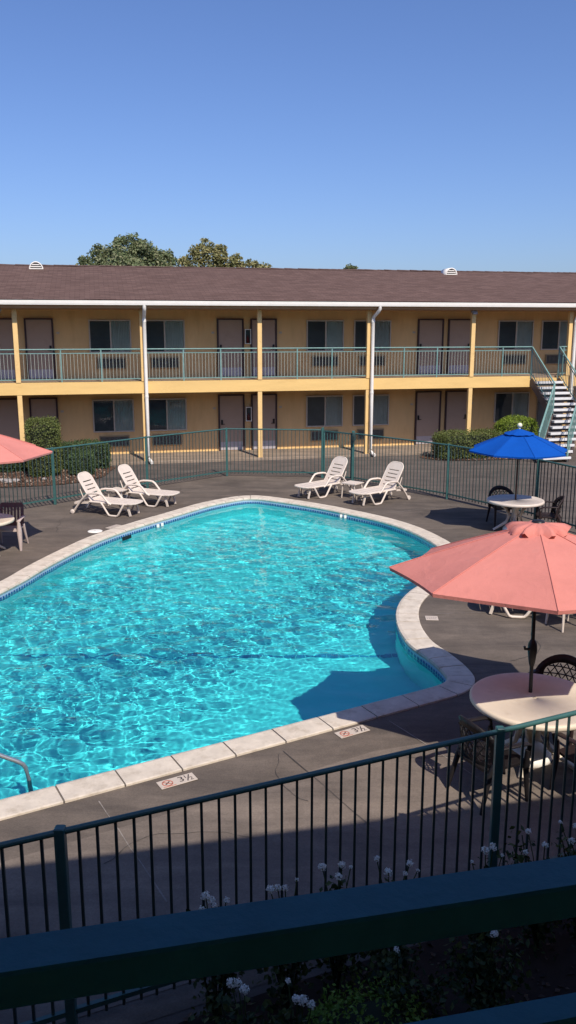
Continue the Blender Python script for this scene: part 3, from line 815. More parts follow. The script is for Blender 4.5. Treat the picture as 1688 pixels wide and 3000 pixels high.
for side in (0, W):
    mb = MB(MS)
    for a, b in ((P[0], P[1]), (P[1], P[2])):
        o = Vector((side, 0, -.16)); mb.bar(a + o, b + o + Vector((0, 0, .14 if b is P[2] else 0)), .05, .24)
    mb.build('stringer', M['stringer'], stair)
    R3 = [p + Vector((side, 0, 1.05)) for p in P]
    mb = MB(MS); mb.tube(R3, .03, 10); mb.build('handrail', M['rail_far'], stair)
    for a, b in ((0, 1), (1, 2)):
        A, B = P[a] + Vector((side, 0, 0)), P[b] + Vector((side, 0, 0))
        mb = MB(MS); mb.bar(A + Vector((0, 0, .92)), B + Vector((0, 0, .92)), .02, .024); mb.bar(A + Vector((0, 0, .12)), B + Vector((0, 0, .12)), .025, .03)
        k = 16
        for j in range(1, k):
            p = A.lerp(B, j / k); mb.bar(p + Vector((0, 0, .12)), p + Vector((0, 0, .92)), .013)
        mb.build('baluster_panel', M['rail_far'], stair)
    for p in P:
        mb = MB(MS); q = p + Vector((side, 0, 0)); mb.bar(q + Vector((0, 0, -.1 if p.z > .1 else 0.004)), q + Vector((0, 0, 1.05)), .04); mb.build('rail_post', M['rail_far'], stair)
for dx in (.15, W - .15):
    mb = MB(MS); q = P[1] + Vector((dx, .1, 0)); mb.bar((q.x, q.y, 0), (q.x, q.y, q.z - .2), .08); mb.build('support_post', M['stringer'], stair)

# ------------------------------------------------------------------ near motel wing (behind the camera; its eave shades the near deck)
wing = thing('motel_wing', 'near motel wing whose roof shades the deck, seen only by its shadow', 'building', UV(0, -2.0, 0), YAW)
MW = Matrix.Translation((0, 2.0, 0))
EV, EZ = 1.76, 6.0
mb = MB(MW); mb.box(-40, -9, 0, 80, -1.4, 5.75); mb.build('wall', M['wall'], wing)
mb = MB(MW)
mb.add([(-41, EV, EZ), (81, EV, EZ), (81, -5.2, EZ + 1.5), (-41, -5.2, EZ + 1.5), (81, -12, EZ), (-41, -12, EZ)], [(0, 1, 2, 3), (3, 2, 4, 5)])
mb.add([(-41, EV, EZ - .12), (81, EV, EZ - .12), (81, -5.2, EZ + 1.38), (-41, -5.2, EZ + 1.38), (81, -12, EZ - .12), (-41, -12, EZ - .12)], [(3, 2, 1, 0), (5, 4, 2, 3)])
mb.build('roof', M['roof'], wing)
mb = MB(MW); mb.box(-40, -1.4, 2.6, 80, .9, 2.78); mb.build('balcony_floor', M['walk'], wing)
br = thing('balcony_railing', 'dark teal square balcony rails crossing the very bottom of the view', 'railing', UV(0, 1.0, 2.78), YAW)
MR = Matrix.Translation((0, -1.0, -2.78))
for z1, h in ((3.785, .055), (3.555, .045), (3.34, .045), (3.13, .045), (2.92, .045)):
    mb = MB(MR); mb.cbox(-9, .978, z1 - h, 9, 1.05 if z1 > 3.7 else 1.03, z1, .004); mb.build('rail', M['balcony'], br)
for u in (-4.6, -1.9, 2.2, 4.9):
    mb = MB(MR); mb.cbox(u - .04, .985, 2.7, u + .04, 1.045, 3.73, .004); mb.build('post', M['balcony'], br)

# ------------------------------------------------------------------ sun loungers
def lounger_mats(): return M['resin_white']
def rounded(w, h0, h1, r, k=6):
    """outline of a panel w wide from h0 to h1 with rounded top corners"""
    pts = [(-w / 2, h0), (w / 2, h0)]
    for a in range(k + 1): pts.append((w / 2 - r + r * math.cos(a / k * math.pi / 2), h1 - r + r * math.sin(a / k * math.pi / 2)))
    for a in range(k + 1): pts.append((-w / 2 + r - r * math.sin(a / k * math.pi / 2), h1 - r + r * math.cos(a / k * math.pi / 2)))
    return pts
def slot(y, w, h=.016): return [(-w / 2, y), (w / 2, y), (w / 2, y + h), (-w / 2, y + h)][::-1]
def make_lounger(label):
    t = thing('sun_lounger', label, 'sun lounger', group='white plastic sun loungers')
    m = M['resin_white']
    # seat slab along +x: local plate x -> world y, plate y -> world x
    Ts = Matrix(((0, 1, 0, 0), (-1, 0, 0, 0), (0, 0, 1, .325), (0, 0, 0, 1)))
    mb = MB(); mb.plate([rounded(.60, -.28, .95, .16)] + [slot(y, .42, .02) for y in (-.12, .06, .24, .42, .60, .76)], .022, Ts)
    for s_ in (-1, 1):
        mb.tube([(-.30, s_ * .29, .33), (.2, s_ * .295, .325), (.72, s_ * .29, .325), (.86, s_ * .255, .327), (.93, s_ * .17, .33)], .024, 8)
    mb.tube([(.93, -.17, .33), (.955, 0, .332), (.93, .17, .33)], .022, 8)
    mb.build('seat', m, t, .004)
    ang = R(122)   # backrest leans back
    Tb = Matrix.Translation((-.26, 0, .335)) @ Matrix.Rotation(-(ang - R(90)), 4, 'Y') @ Matrix(((0, 0, 1, 0), (1, 0, 0, 0), (0, 1, 0, 0), (0, 0, 0, 1)))
    mb = MB(); out = rounded(.56, 0, .76, .19)
    mb.plate([out] + [slot(y, .37, .026) for y in (.07, .18, .29, .40, .51)], .026, Tb)
    rim = [Tb @ Vector((x, y, .013)) for x, y in out[1:] + out[:1]]
    mb.tube(rim, .02, 8); mb.build('backrest', m, t, .004)
    for s_ in (-1, 1):
        y = s_ * .325
        mb = MB(); mb.tube([(.34, s_ * .315, .30), (.27, y, .335), (.13, y, .50), (.07, y, .54), (-.02, y, .555), (-.22, y, .55), (-.32, y, .53), (-.38, y, .47), (-.50, y, .36), (-.66, y, .16), (-.74, y, .045)], .026, 10, sx=1.15)
        mb.build('armrest', m, t)
        mb = MB(); mb.tube([(.05, y * .97, .33), (.10, y, .28), (.24, y, .07), (.28, y, .03), (.33, y, .024), (.47, y, .024), (.52, y, .04), (.55, y, .09), (.66, y * .97, .28), (.68, y * .93, .33)], .025, 10)
        mb.build('leg', m, t)
        mb = MB(Matrix.Translation((-.76, s_ * .345, .055)) @ Matrix.Rotation(R(90), 4, 'X')); mb.lathe([(.054, -.02), (.058, -.014), (.058, .014), (.054, .02), (.02, .022)], 18); mb.build('wheel', m, t)
    mb = MB(); mb.bar((.70, -.27, .30), (.70, .27, .30), .03, .05)
    for s_ in (-1, 1): mb.bar((.72, s_ * .2, .31), (.80, s_ * .2, .02), .03, .05)
    mb.build('foot_support', m, t)
    mb = MB(); mb.bar((-.34, -.27, .30), (-.72, -.27, .27), .035, .05); mb.bar((-.34, .27, .30), (-.72, .27, .27), .035, .05); mb.bar((-.70, -.30, .27), (-.70, .30, .27), .045, .05)
    mb.tube([(-.45, -.24, .3), (-.58, -.24, .62)], .014, 6); mb.tube([(-.45, .24, .3), (-.58, .24, .62)], .014, 6)
    mb.build('underframe', m, t)
    return t
lg = make_lounger('white slatted plastic sun lounger nearest the skimmer lid, front one of the left pair')
spots = [(-4.54, 20.85, -20, None), (-3.77, 22.02, -22, 'white slatted plastic sun lounger farther back of the left pair, near the fence corner'),
         (1.02, 23.25, -139, 'white slatted plastic sun lounger directly in front of the fence gate'),
         (2.45, 22.35, -141, 'white slatted plastic sun lounger farther right of the gate, right of the side table'),
         (4.10, 13.25, 172, 'white sun lounger almost hidden beneath the near pink canopy, one bent leg showing')]
for k, (x, y, a, lb) in enumerate(spots):
    o = lg if k == 0 else copy_tree(lg)
    o.location = (x, y, .004); o.rotation_euler = (0, 0, R(a))
    if lb: o['label'] = lb
def side_table(x, y, a, label):
    t = thing('side_table', label, 'side table', (x, y, .004), R(a), 'white plastic side tables')
    mb = MB(); w = .22
    mb.plate([smooth_poly([(-w, -w * .9), (-w * .9, -w), (w * .9, -w), (w, -w * .9), (w, w * .9), (w * .9, w), (-w * .9, w), (-w, w * .9)], 3)], .03, Matrix.Translation((0, 0, .39)))
    mb.build('table_top', M['resin_white'], t, .008)
    for sx in (-1, 1):
        for sy in (-1, 1):
            mb = MB(); mb.tube([(sx * .17, sy * .17, .39), (sx * .185, sy * .185, .30), (sx * .205, sy * .205, 0)], [.03, .024, .016], 8); mb.build('leg', M['resin_white'], t)
side_table(-4.42, 21.9, -20, 'low white plastic side table between the two left loungers')
side_table(1.75, 22.85, -38, 'low white plastic side table between the two loungers beside the gate')
side_table(4.32, 12.62, 20, 'white side table legs showing below the near pink canopy, right of the hidden lounger')

# ------------------------------------------------------------------ patio tables
def patio_table(x, y, rr, rz, label, mtop):
    t = thing('patio_table', label, 'table', (x, y, .004), R(rz), 'round plastic patio tables')
    mb = MB(); mb.lathe([(.03, .70), (rr - .05, .70), (rr - .03, .672), (rr - .01, .668), (rr, .68), (rr, .712), (rr - .012, .726), (rr - .03, .73), (rr - .055, .724), (.03, .726), (.03, .70)], 56)
    mb.build('table_top', mtop, t)
    mb = MB(); mb.tube([(0, 0, .30), (0, 0, .69)], [.05, .075], 14); mb.build('pedestal', mtop, t)
    for k in range(4):
        c, s_ = math.cos(math.pi / 4 + k * math.pi / 2), math.sin(math.pi / 4 + k * math.pi / 2)
        mb = MB(); mb.tube([(c * .42, s_ * .42, .695), (c * .2, s_ * .2, .52), (c * .12, s_ * .12, .36), (c * .18, s_ * .18, .2), (c * .46, s_ * .46, .018)], [.05, .046, .05, .046, .034], 8, sx=1.25, sy=.75)
        mb.build('leg', mtop, t)
    return t
patio_table(2.62, 8.42, .68, 18, 'round cream table under the near pink umbrella, half in its shade', M['resin_cream'])
patio_table(5.16, 18.98, .64, 40, 'round cream table under the blue umbrella', M['resin_white'])
patio_table(-6.22, 16.95, .62, 8, 'round cream table cut by the left edge under the left pink umbrella', M['resin_cream'])

# ------------------------------------------------------------------ lattice armchairs (front faces +y)
def make_lattice_chair(label, m):
    t = thing('lattice_chair', label, 'chair', group='dark brown lattice chairs')
    bend = lambda x, z: -.24 - .16 * max(0, (z - .42)) + 1.35 * x * x
    def arch(w, z0, z1, k=20):
        pts = [(-w, z0)]
        for a in range(k + 1):
            th = math.pi - math.pi * a / k
            pts.append((w * math.cos(th), z0 + .16 + (z1 - z0 - .16) * math.sin(th) ** .8))
        pts.append((w, z0)); return pts
    mb = MB(); o_, i_ = arch(.325, .40, .87), arch(.235, .46, .775)
    vs = []; 
    for po, pi_ in zip(o_, i_):
        for (x, z) in (po, pi_):
            for dy in (0, .022): vs.append((x, bend(x, z) + dy, z))
    for k in range(len(o_) - 1):
        a = 4 * k; b = a + 4
        mb.add(vs[a:a + 8], [(0, 2, 6, 4), (1, 5, 7, 3), (0, 4, 5, 1), (2, 3, 7, 6)], True)
    z0b = .47
    mb.add([(x, bend(x, z) + dy, z) for x in (-.235, -.11, 0, .11, .235) for z in (.40, .47) for dy in (0, .02)], [f for q in range(4) for f in ((q * 4, q * 4 + 4, q * 4 + 6, q * 4 + 2), (q * 4 + 1, q * 4 + 3, q * 4 + 7, q * 4 + 5), (q * 4 + 2, q * 4 + 6, q * 4 + 7, q * 4 + 3))])
    bk = mb.build('backrest', m, t)
    def ins_arch(x, z):
        if abs(x) > .238 or z < .465: return False
        return z < .46 + .16 + (.775 - .46 - .16) * max(0, 1 - (x / .235) ** 2) ** .4 + .005
    mb = MB()
    def latt(p, q):
        prev = None
        for k in range(25):
            x = p[0] + (q[0] - p[0]) * k / 24; z = p[1] + (q[1] - p[1]) * k / 24
            cur = (x, bend(x, z) + .011, z) if ins_arch(x, z) else None
            if prev and cur: mb.bar(prev, cur, .011, .012, (0, 1, 0))
            prev = cur
    for k in range(-6, 7):
        latt((k * .085 - .13, .44), (k * .085 + .13, .84)); latt((k * .085 + .13, .44), (k * .085 - .13, .84))
    for z in (.55, .635, .72): latt((-.23, z), (.23, z))
    mb.build('lattice', m, bk)
    mb = MB(); mb.plate([smooth_poly([(-.22, -.22), (-.1, -.25), (.1, -.25), (.22, -.22), (.25, 0), (.24, .22), (.15, .26), (-.15, .26), (-.24, .22), (-.25, 0)], 3)], .03, Matrix.Translation((0, 0, .40)))
    mb.build('seat', m, t, .01)
    for s_ in (-1, 1):
        mb = MB(); mb.tube([(s_ * .295, bend(.295, .62) + .01, .66), (s_ * .315, 0, .665), (s_ * .31, .17, .655), (s_ * .295, .24, .62), (s_ * .28, .235, .5)], [.03, .028, .03, .026, .022], 10, sx=1.2, sy=.55); mb.build('armrest', m, t)
        mb = MB(); mb.tube([(s_ * .28, .225, .56), (s_ * .265, .225, .38), (s_ * .275, .26, 0)], [.026, .03, .018], 8); mb.build('leg', m, t)
        mb = MB(); mb.tube([(s_ * .25, -.13, .5), (s_ * .245, -.2, .38), (s_ * .27, -.30, 0)], [.028, .03, .018], 8); mb.build('leg', m, t)
    return t
lc = make_lattice_chair('brown lattice chair beyond the near cream table, its arched back facing the pool fence', M['resin_brown'])
def place(o, x, y, face, label):
    o.location = (x, y, .004); o.rotation_euler = (0, 0, math.atan2(face[1], face[0]) - math.pi / 2); o['label'] = label
place(lc, 3.05, 9.02, (-.6, -.8), 'brown lattice chair on the far right side of the near cream table')
place(copy_tree(lc), 2.0, 7.74, (.90, .44), 'dark lattice chair with its back to the pool, front left of the near cream table')
M['resin_black'] = mat('charcoal_resin', (.013, .011, .012), .5, .15, 6, spec=.3)
nc = [o for o in bpy.data.objects if o.get('label', '').startswith('dark lattice chair with its back')][0]
for ch in kids(nc):
    for q in [ch] + kids(ch): q.material_slots[0].link = 'OBJECT'; q.material_slots[0].material = M['resin_black']
place(copy_tree(lc), 3.02, 7.72, (-.45, .9), 'dark lattice chair behind the near fence, front right of the near cream table')
place(copy_tree(lc), 5.06, 19.66, (.12, -.9), 'dark lattice chair in shade on the far side of the blue umbrella table')
place(copy_tree(lc), 5.86, 18.72, (-.9, .15), 'brown lattice chair to the right of the blue umbrella table')

# slatted chair at the left table
t = thing('slatted_chair', 'tan plastic armchair with shaded vertical slat back at the left edge table', 'chair', (-5.86, 17.45, .004), R(183))
Tb = Matrix.Translation((0, -.21, .42)) @ Matrix.Rotation(R(14), 4, 'X') @ Matrix(((1, 0, 0, 0), (0, 0, 1, 0), (0, 1, 0, 0), (0, 0, 0, 1)))
Tb = Matrix.Translation((0, -.21, .42)) @ Matrix.Rotation(R(12), 4, 'X') @ Matrix.Rotation(R(90), 4, 'X')
mb = MB(); mb.plate([rounded(.50, 0, .50, .07)] + [[(x, .08), (x + .03, .08), (x + .03, .40), (x, .40)][::-1] for x in (-.185, -.115, -.045, .025, .095, .16)], .025, Tb); mb.build('backrest', M['resin_tan_shaded'], t, .004)
mb = MB(); mb.plate([rounded(.48, -.22, .24, .06)], .03, Matrix.Translation((0, 0, .40))); mb.build('seat', M['resin_tan'], t, .006)
for s_ in (-1, 1):
    mb = MB(); mb.tube([(s_ * .26, -.24, .63), (s_ * .275, -.05, .65), (s_ * .275, .2, .645), (s_ * .27, .28, .62)], [.028, .03, .03, .026], 10, sx=1.5, sy=.5); mb.build('armrest', M['resin_tan'], t)
    mb = MB(); mb.tube([(s_ * .27, .26, .62), (s_ * .27, .24, .42), (s_ * .28, .25, .2), (s_ * .285, .27, 0)], [.03, .055, .045, .026], 8, sx=1, sy=1.2); mb.build('leg', M['resin_tan'], t)
    mb = MB(); mb.tube([(s_ * .25, -.2, .46), (s_ * .255, -.25, .3), (s_ * .28, -.36, 0)], [.03, .03, .018], 8); mb.build('leg', M['resin_tan'], t)

# ------------------------------------------------------------------ umbrellas
def umbrella(x, y, rad, zr, zp, ph, mc, mpole, label, nrib=8, vent='flat', crank=True, tilt=(0, 0), zbase=.0):
    t = thing('umbrella', label, 'umbrella', (x, y, .004)); t.rotation_euler = (tilt[0], tilt[1], 0)
    mb = MB(); k = 12; ks = 8
    def surf(j, a_t):     # radial fraction j, angular fraction within a panel
        def f(i, tt):
            th0 = ph + i * 2 * math.pi / nrib; th1 = th0 + 2 * math.pi / nrib
            p0 = Vector((math.cos(th0), math.sin(th0))); p1 = Vector((math.cos(th1), math.sin(th1)))
            q = p0.lerp(p1, tt)
            inset = 1 - .035 * j * 4 * tt * (1 - tt)
            sag = -.022 * 4 * tt * (1 - tt) * j
            z = zp - (zp - zr) * (j ** 1.12) + sag * .6
            return (q.x * rad * j * inset, q.y * rad * j * inset, z)
        return f
    for i in range(nrib):
        vs = []; fs = []
        for a in range(k + 1):
            for b in range(ks + 1):
                vs.append(surf(max(.02, a / k), 0)(i, b / ks))
        for a in range(k):
            for b in range(ks):
                q = a * (ks + 1) + b; fs.append((q, q + ks + 1, q + ks + 2, q + 1))
        mb.add(vs, fs, True)
        rim = [vs[k * (ks + 1) + b] for b in range(ks + 1)]       # stitched hem
        hem = rim + [(p[0] * .995, p[1] * .995, p[2] - .035) for p in rim]
        mb.add(hem, [(b, b + ks + 1, b + ks + 2, b + 1) for b in range(ks)], True)
    for i in range(nrib):
        f = surf(1, 0); sp = []
        for a in range(13):
            p = Vector(surf(max(.02, a / 12), 0)(i, 0)); sp.append((p.x, p.y, p.z + .004))
        mb.tube(sp, .0055, 5)
    cn = mb.build('canopy', mc, t)
    mb = MB(); nn_ = 48; vs = [(0, 0, zp + .035)]
    if vent == 'ruffle':
        rings = [(.10, .025), (.18, .0), (.24, -.03), (.265, -.07), (.275, -.11)]
    else: rings = [(r_, .03 - (zp - zr) * ((r_ / rad) ** 1.12)) for r_ in (.10, .2, .27, .33)]
    for ri, (r_, dz) in enumerate(rings):
        for q in range(nn_):
            th = 2 * math.pi * q / nn_
            w = (math.sin(8 * th + .6) * .55 + math.sin(13 * th) * .45) * (.024 * ri if vent == 'ruffle' else .004 * ri)
            vs.append(((r_ + w) * math.cos(th), (r_ + w) * math.sin(th), zp + dz + w * .9))
    fs = [(0, 1 + q, 1 + (q + 1) % nn_) for q in range(nn_)]
    for ri in range(len(rings) - 1):
        for q in range(nn_):
            a = 1 + ri * nn_ + q; b = 1 + ri * nn_ + (q + 1) % nn_; fs.append((a, a + nn_, b + nn_, b))
    mb.add(vs, fs, True); mb.build('vent_flap', mc, cn)
    mb = MB(); mb.tube([(0, 0, zbase), (0, 0, 1.2), (0, 0, zp)], .021, 12); mb.build('pole', mpole, t)
    if crank:
        mb = MB(); mb.tube([(0, 0, 1.02), (0, 0, 1.06), (0, 0, 1.2), (0, 0, 1.27), (0, 0, 1.31)], [.024, .034, .052, .046, .026], 14); mb.tube([(-.03, -.02, 1.21), (-.09, -.035, 1.22), (-.095, -.035, 1.25)], .014, 8); mb.build('crank', mpole, t)
    mb = MB()
    if vent == 'ball': mb.tube([(0, 0, zp), (0, 0, zp + .07)], .022, 10); mb.sphere((0, 0, zp + .105), .056, 14, 10)
    else: mb.lathe([(.07, zp + .03), (.06, zp + .05), (.02, zp + .058)], 14)
    mb.build('finial', M['ivory'] if vent == 'ball' else mpole, t)
    mb = MB(); mb.tube([(0, 0, zr + .06), (0, 0, zr + .14)], .045, 12); mb.build('hub', mpole, t)
    for i in range(nrib):
        th = ph + i * 2 * math.pi / nrib; c, s_ = math.cos(th), math.sin(th)
        mb = MB(); pts = [(c * rad * j, s_ * rad * j, zp - (zp - zr) * (j ** 1.12) - .022) for j in (.04, .35, .7, .985)]
        mb.tube(pts, .009, 6); rb = mb.build('rib', mpole, t)
        mb = MB(); mb.tube([(c * .04, s_ * .04, zr + .1), pts[1]], .007, 6); mb.build('strut', mpole, rb)
    return t
umbrella(2.61, 8.52, 1.535, 2.045, 2.55, 2.2, M['pink'], M['dark_metal'], 'large faded pink umbrella with ruffled top over the near cream table', vent='ruffle', tilt=(R(-3.4), 0))
umbrella(5.16, 18.97, 1.12, 1.86, 2.31, .05, M['blue'], M['brown_metal'], 'bright blue umbrella with ivory ball finial beside the right fence', vent='ball', crank=False)
umbrella(-6.30, 17.0, 1.52, 2.07, 2.58, .18, M['pink'], M['dark_metal'], 'faded pink umbrella cut by the left edge, over the left table', vent='ruffle')
def umbrella_base(x, y, label):
    t = thing('umbrella_stand', label, 'umbrella stand', (x, y, .004), 0, 'white umbrella stands under the tables')
    mb = MB(); mb.lathe([(.25, 0), (.26, .02), (.25, .06), (.19, .12), (.1, .155), (.04, .165)], 28); mb.build('foot', M['white'], t)
    mb = MB(); mb.lathe([(.032, .16), (.032, .36), (.026, .37)], 14); mb.build('sleeve', M['white'], t)
umbrella_base(2.60, 8.50, 'white domed umbrella stand under the near cream table')
umbrella_base(5.16, 18.97, 'white domed umbrella stand under the blue umbrella table')
umbrella_base(-6.28, 17.0, 'white domed umbrella stand under the table at the left edge')

# ------------------------------------------------------------------ vegetation
def leaf_cloud(samples, size, seed, flat=0., aspect=.6, outward=None):
    """many small leaf blades; each is its own island (a folded rhombus)"""
    r = random.Random(seed); mb = MB(); V = mb.v; F = mb.f
    for p in samples:
        p = Vector(p); s_ = size * r.uniform(.6, 1.3)
        nrm = Vector((r.gauss(0, 1), r.gauss(0, 1), r.gauss(0, 1) + flat)).normalized()
        if outward is not None:
            q = (p - outward); q.normalize(); nrm = (nrm + q * .9).normalized()
        a = nrm.orthogonal().normalized(); a.rotate(Matrix.Rotation(r.uniform(0, 6.28), 3, nrm)); b = nrm.cross(a)
        o = len(V)
        V += [tuple(p - a * s_ * .5), tuple(p + b * s_ * aspect * .5 + nrm * s_ * .08), tuple(p + a * s_ * .5), tuple(p - b * s_ * aspect * .5 + nrm * s_ * .08)]
        F += [(o, o + 1, o + 2), (o, o + 2, o + 3)]
    mb.sm = [False] * len(F)
    return mb
def hedge_samples(cx, cy, hx, hy, h, rz, n, seed, pw=5., rag=.05, z0=.05):
    """points spread through the skin of a clipped superellipsoid"""
    r = random.Random(seed); out = []; c, s_ = math.cos(rz), math.sin(rz)
    while len(out) < n:
        d = Vector((r.uniform(-1, 1), r.uniform(-1, 1), r.uniform(-1, 1)))
        if d.length < .1: continue
        k = (abs(d.x) ** pw + abs(d.y) ** pw + abs(d.z) ** pw) ** (1 / pw)
        d = d / k * (1 - abs(r.gauss(0, .09))) 
        x, y, z = d.x * hx + r.gauss(0, rag), d.y * hy + r.gauss(0, rag), h / 2 + d.z * h / 2 + r.gauss(0, rag)
        lump = .05 * math.sin(5 * x + seed) * math.sin(4 * y + z * 5)
        z = max(z0, z + lump)
        out.append((x * c - y * s_, x * s_ + y * c, z))
    return out
def core(hx, hy, h, rz):
    mb = MB(Matrix.Rotation(rz, 4, 'Z')); mb.cbox(-hx * .8, -hy * .8, 0, hx * .8, hy * .8, h * .84, min(hx, hy) * .3); return mb
M['core'] = mat('hedge_twigs', (.02, .026, .012), .9, .3, 10)
def hedge(name, x, y, hx, hy, h, rz, n, seed, label, m, size=.055, pw=5, group=None, rag=.03, cat='shrub'):
    t = thing(name, label, cat, (x, y, .02), 0, group)
    leaf_cloud(hedge_samples(0, 0, hx, hy, h, rz, n, seed, pw, rag), size, seed, 0, .6, Vector((0, 0, h * .35))).build('foliage', m, t)
    core(hx, hy, h, rz).build('stem', M['core'], t)
    return t
SH = 'clipped shrubs in the left bed'
hedge('tall_shrub', -7.58, 26.3, .50, .50, 1.78, YAW, 9000, 3, 'tall round topped clipped shrub standing over the left hedges', M['leaf_hedge_olive'], .055, 6, SH)
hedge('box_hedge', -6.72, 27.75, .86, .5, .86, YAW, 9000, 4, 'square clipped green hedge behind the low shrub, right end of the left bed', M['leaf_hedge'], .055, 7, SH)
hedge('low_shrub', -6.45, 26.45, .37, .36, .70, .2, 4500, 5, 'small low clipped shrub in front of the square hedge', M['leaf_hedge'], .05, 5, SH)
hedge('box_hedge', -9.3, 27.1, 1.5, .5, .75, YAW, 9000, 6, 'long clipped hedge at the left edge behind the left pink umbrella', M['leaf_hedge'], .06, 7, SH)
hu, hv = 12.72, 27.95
hedge('box_hedge', *UV(hu, hv)[:2], 1.22, .55, .93, YAW, 12000, 7, 'long dark clipped hedge left of the round bright shrub near the stairs', M['leaf_hedge_olive'], .055, 7, 'clipped shrubs in the right bed')
hedge('round_shrub', *UV(14.72, 28.3)[:2], .78, .5, 1.36, YAW, 11000, 8, 'bright green rounded shrub beside the foot of the staircase', M['leaf_round'], .05, 3.2, 'clipped shrubs in the right bed')
def rocks(pts):
    for k, (x, y, r_) in enumerate(pts):
        mb = MB(); n_ = 10; rr = random.Random(k)
        ring = []
        prof = [(.6, -.05), (1., .15), (.9, .5), (.5, .75)]
        vs = [(x_ * r_, y_ * r_, z_ * r_) for pr, z_ in prof for q in range(n_) for x_, y_ in [((pr + rr.uniform(-.15, .15)) * math.cos(q * 6.283 / n_), (pr + rr.uniform(-.15, .15)) * math.sin(q * 6.283 / n_) * .8)]]
        fs = [(i_ * n_ + q, i_ * n_ + (q + 1) % n_, (i_ + 1) * n_ + (q + 1) % n_, (i_ + 1) * n_ + q) for i_ in range(3) for q in range(n_)] + [tuple(3 * n_ + q for q in range(n_))]
        mb.add(vs, fs); o = mb.build('rock', M['rock'], None); o.location = (x, y, .02)
        tag(o, 'pale grey rock in the brown mulch of the left planting bed', 'rock', 'rocks in the left bed')
rocks([(-8.35, 25.0, .16), (-8.15, 25.15, .13), (-8.6, 25.2, .12), (-8.9, 24.95, .14), (-7.4, 25.55, .08)])

def tree(x, y, h, blobs, nleaf, size, seed, label, m, base_r=.3, sparse=False):
    t = thing('leafy_tree', label, 'tree', (x, y, 0), 0, 'trees beyond the roof')
    r = random.Random(seed); mb = MB()
    mb.tube([(0, 0, 0), (.1, .05, h * .25), (.0, .1, h * .5), (.05, 0, h * .75)], [base_r, base_r * .8, base_r * .55, base_r * .25], 10)
    smp = []
    for bx, by, bz, br_ in blobs:
        mb.tube([(0.05, .05, h * .45), (bx * .4, by * .4, h * .45 + (bz - h * .45) * .55), (bx, by, bz)], [base_r * .4, base_r * .22, .03], 7)
    tot = sum(b[3] ** 2 for b in blobs)
    for bx, by, bz, br_ in blobs:
        nsub = 7 if sparse else 9
        subs = []
        for _ in range(nsub):
            d = Vector((r.gauss(0, 1), r.gauss(0, 1), r.gauss(0, .8))).normalized() * br_ * r.uniform(.45, .95)
            subs.append((Vector((bx, by, bz)) + d, br_ * r.uniform(.28, .48)))
        for _ in range(int(nleaf * br_ ** 2 / tot)):
            c, q = subs[r.randrange(nsub)] if r.random() < .72 else (Vector((bx, by, bz)), br_ * .9)
            d = Vector((r.gauss(0, 1), r.gauss(0, 1), r.gauss(0, .75))).normalized() * q * r.random() ** .4
            smp.append(tuple(c + d))
    mb.build('trunk', M['bark'], t)
    leaf_cloud(smp, size, seed, .3, .6, Vector((0, 0, h * .7))).build('crown', m, t)
    return t
rt = random.Random(5)
def blobs(spec): return spec
tree(-10.0, 55, 10.0, [(.5, 0, 9.35, .72), (0, -.3, 8.9, 1.1), (1.2, -.3, 8.85, .95), (-1.3, .2, 8.75, .85), (2.0, 0, 8.45, .9), (-2.2, -.1, 8.3, .8), (2.6, .3, 8.1, .75), (0, -.8, 8.0, 1.4), (-1.2, -.6, 7.9, 1.2), (1.3, -.5, 7.9, 1.2), (-2.8, .1, 7.9, .6), (2.0, 0, 7.5, 1.2), (-2.0, 0, 7.4, 1.2), (.5, 0, 6.8, 1.4)], 30000, .2, 21, 'broad dense green tree rising behind the roof, largest of the three', M['leaf_tree'])
tree(-4.5, 55, 9.8, [(-.6, 0, 9.45, .5), (-.1, 0, 9.2, .5), (-1.2, .1, 8.9, .6), (.3, 0, 8.9, .6), (-1.9, .2, 8.4, .55), (.9, -.2, 8.55, .5), (-.4, -.2, 8.5, .9), (1.3, .2, 8.75, .34), (1.6, .2, 8.2, .5), (-1.1, 0, 8.0, 1.0), (.8, .1, 8.0, .85), (2.2, 0, 8.3, .42), (2.75, .1, 8.2, .36), (3.2, -.1, 8.05, .3), (2.5, -.3, 7.6, .6), (.1, 0, 7.4, 1.0)], 9500, .19, 22, 'sparse olive tree with open crown behind the roof, right of the dense one', M['leaf_tree2'], .2, True)
tree(3.80, 55, 8.2, [(0, 0, 8.1, .3), (.25, 0, 8.0, .25), (-.25, .1, 7.85, .3), (0, 0, 7.3, .6)], 2500, .15, 23, 'tiny tree tip just showing over the roof ridge, alone right of the others', M['leaf_tree'], .1)

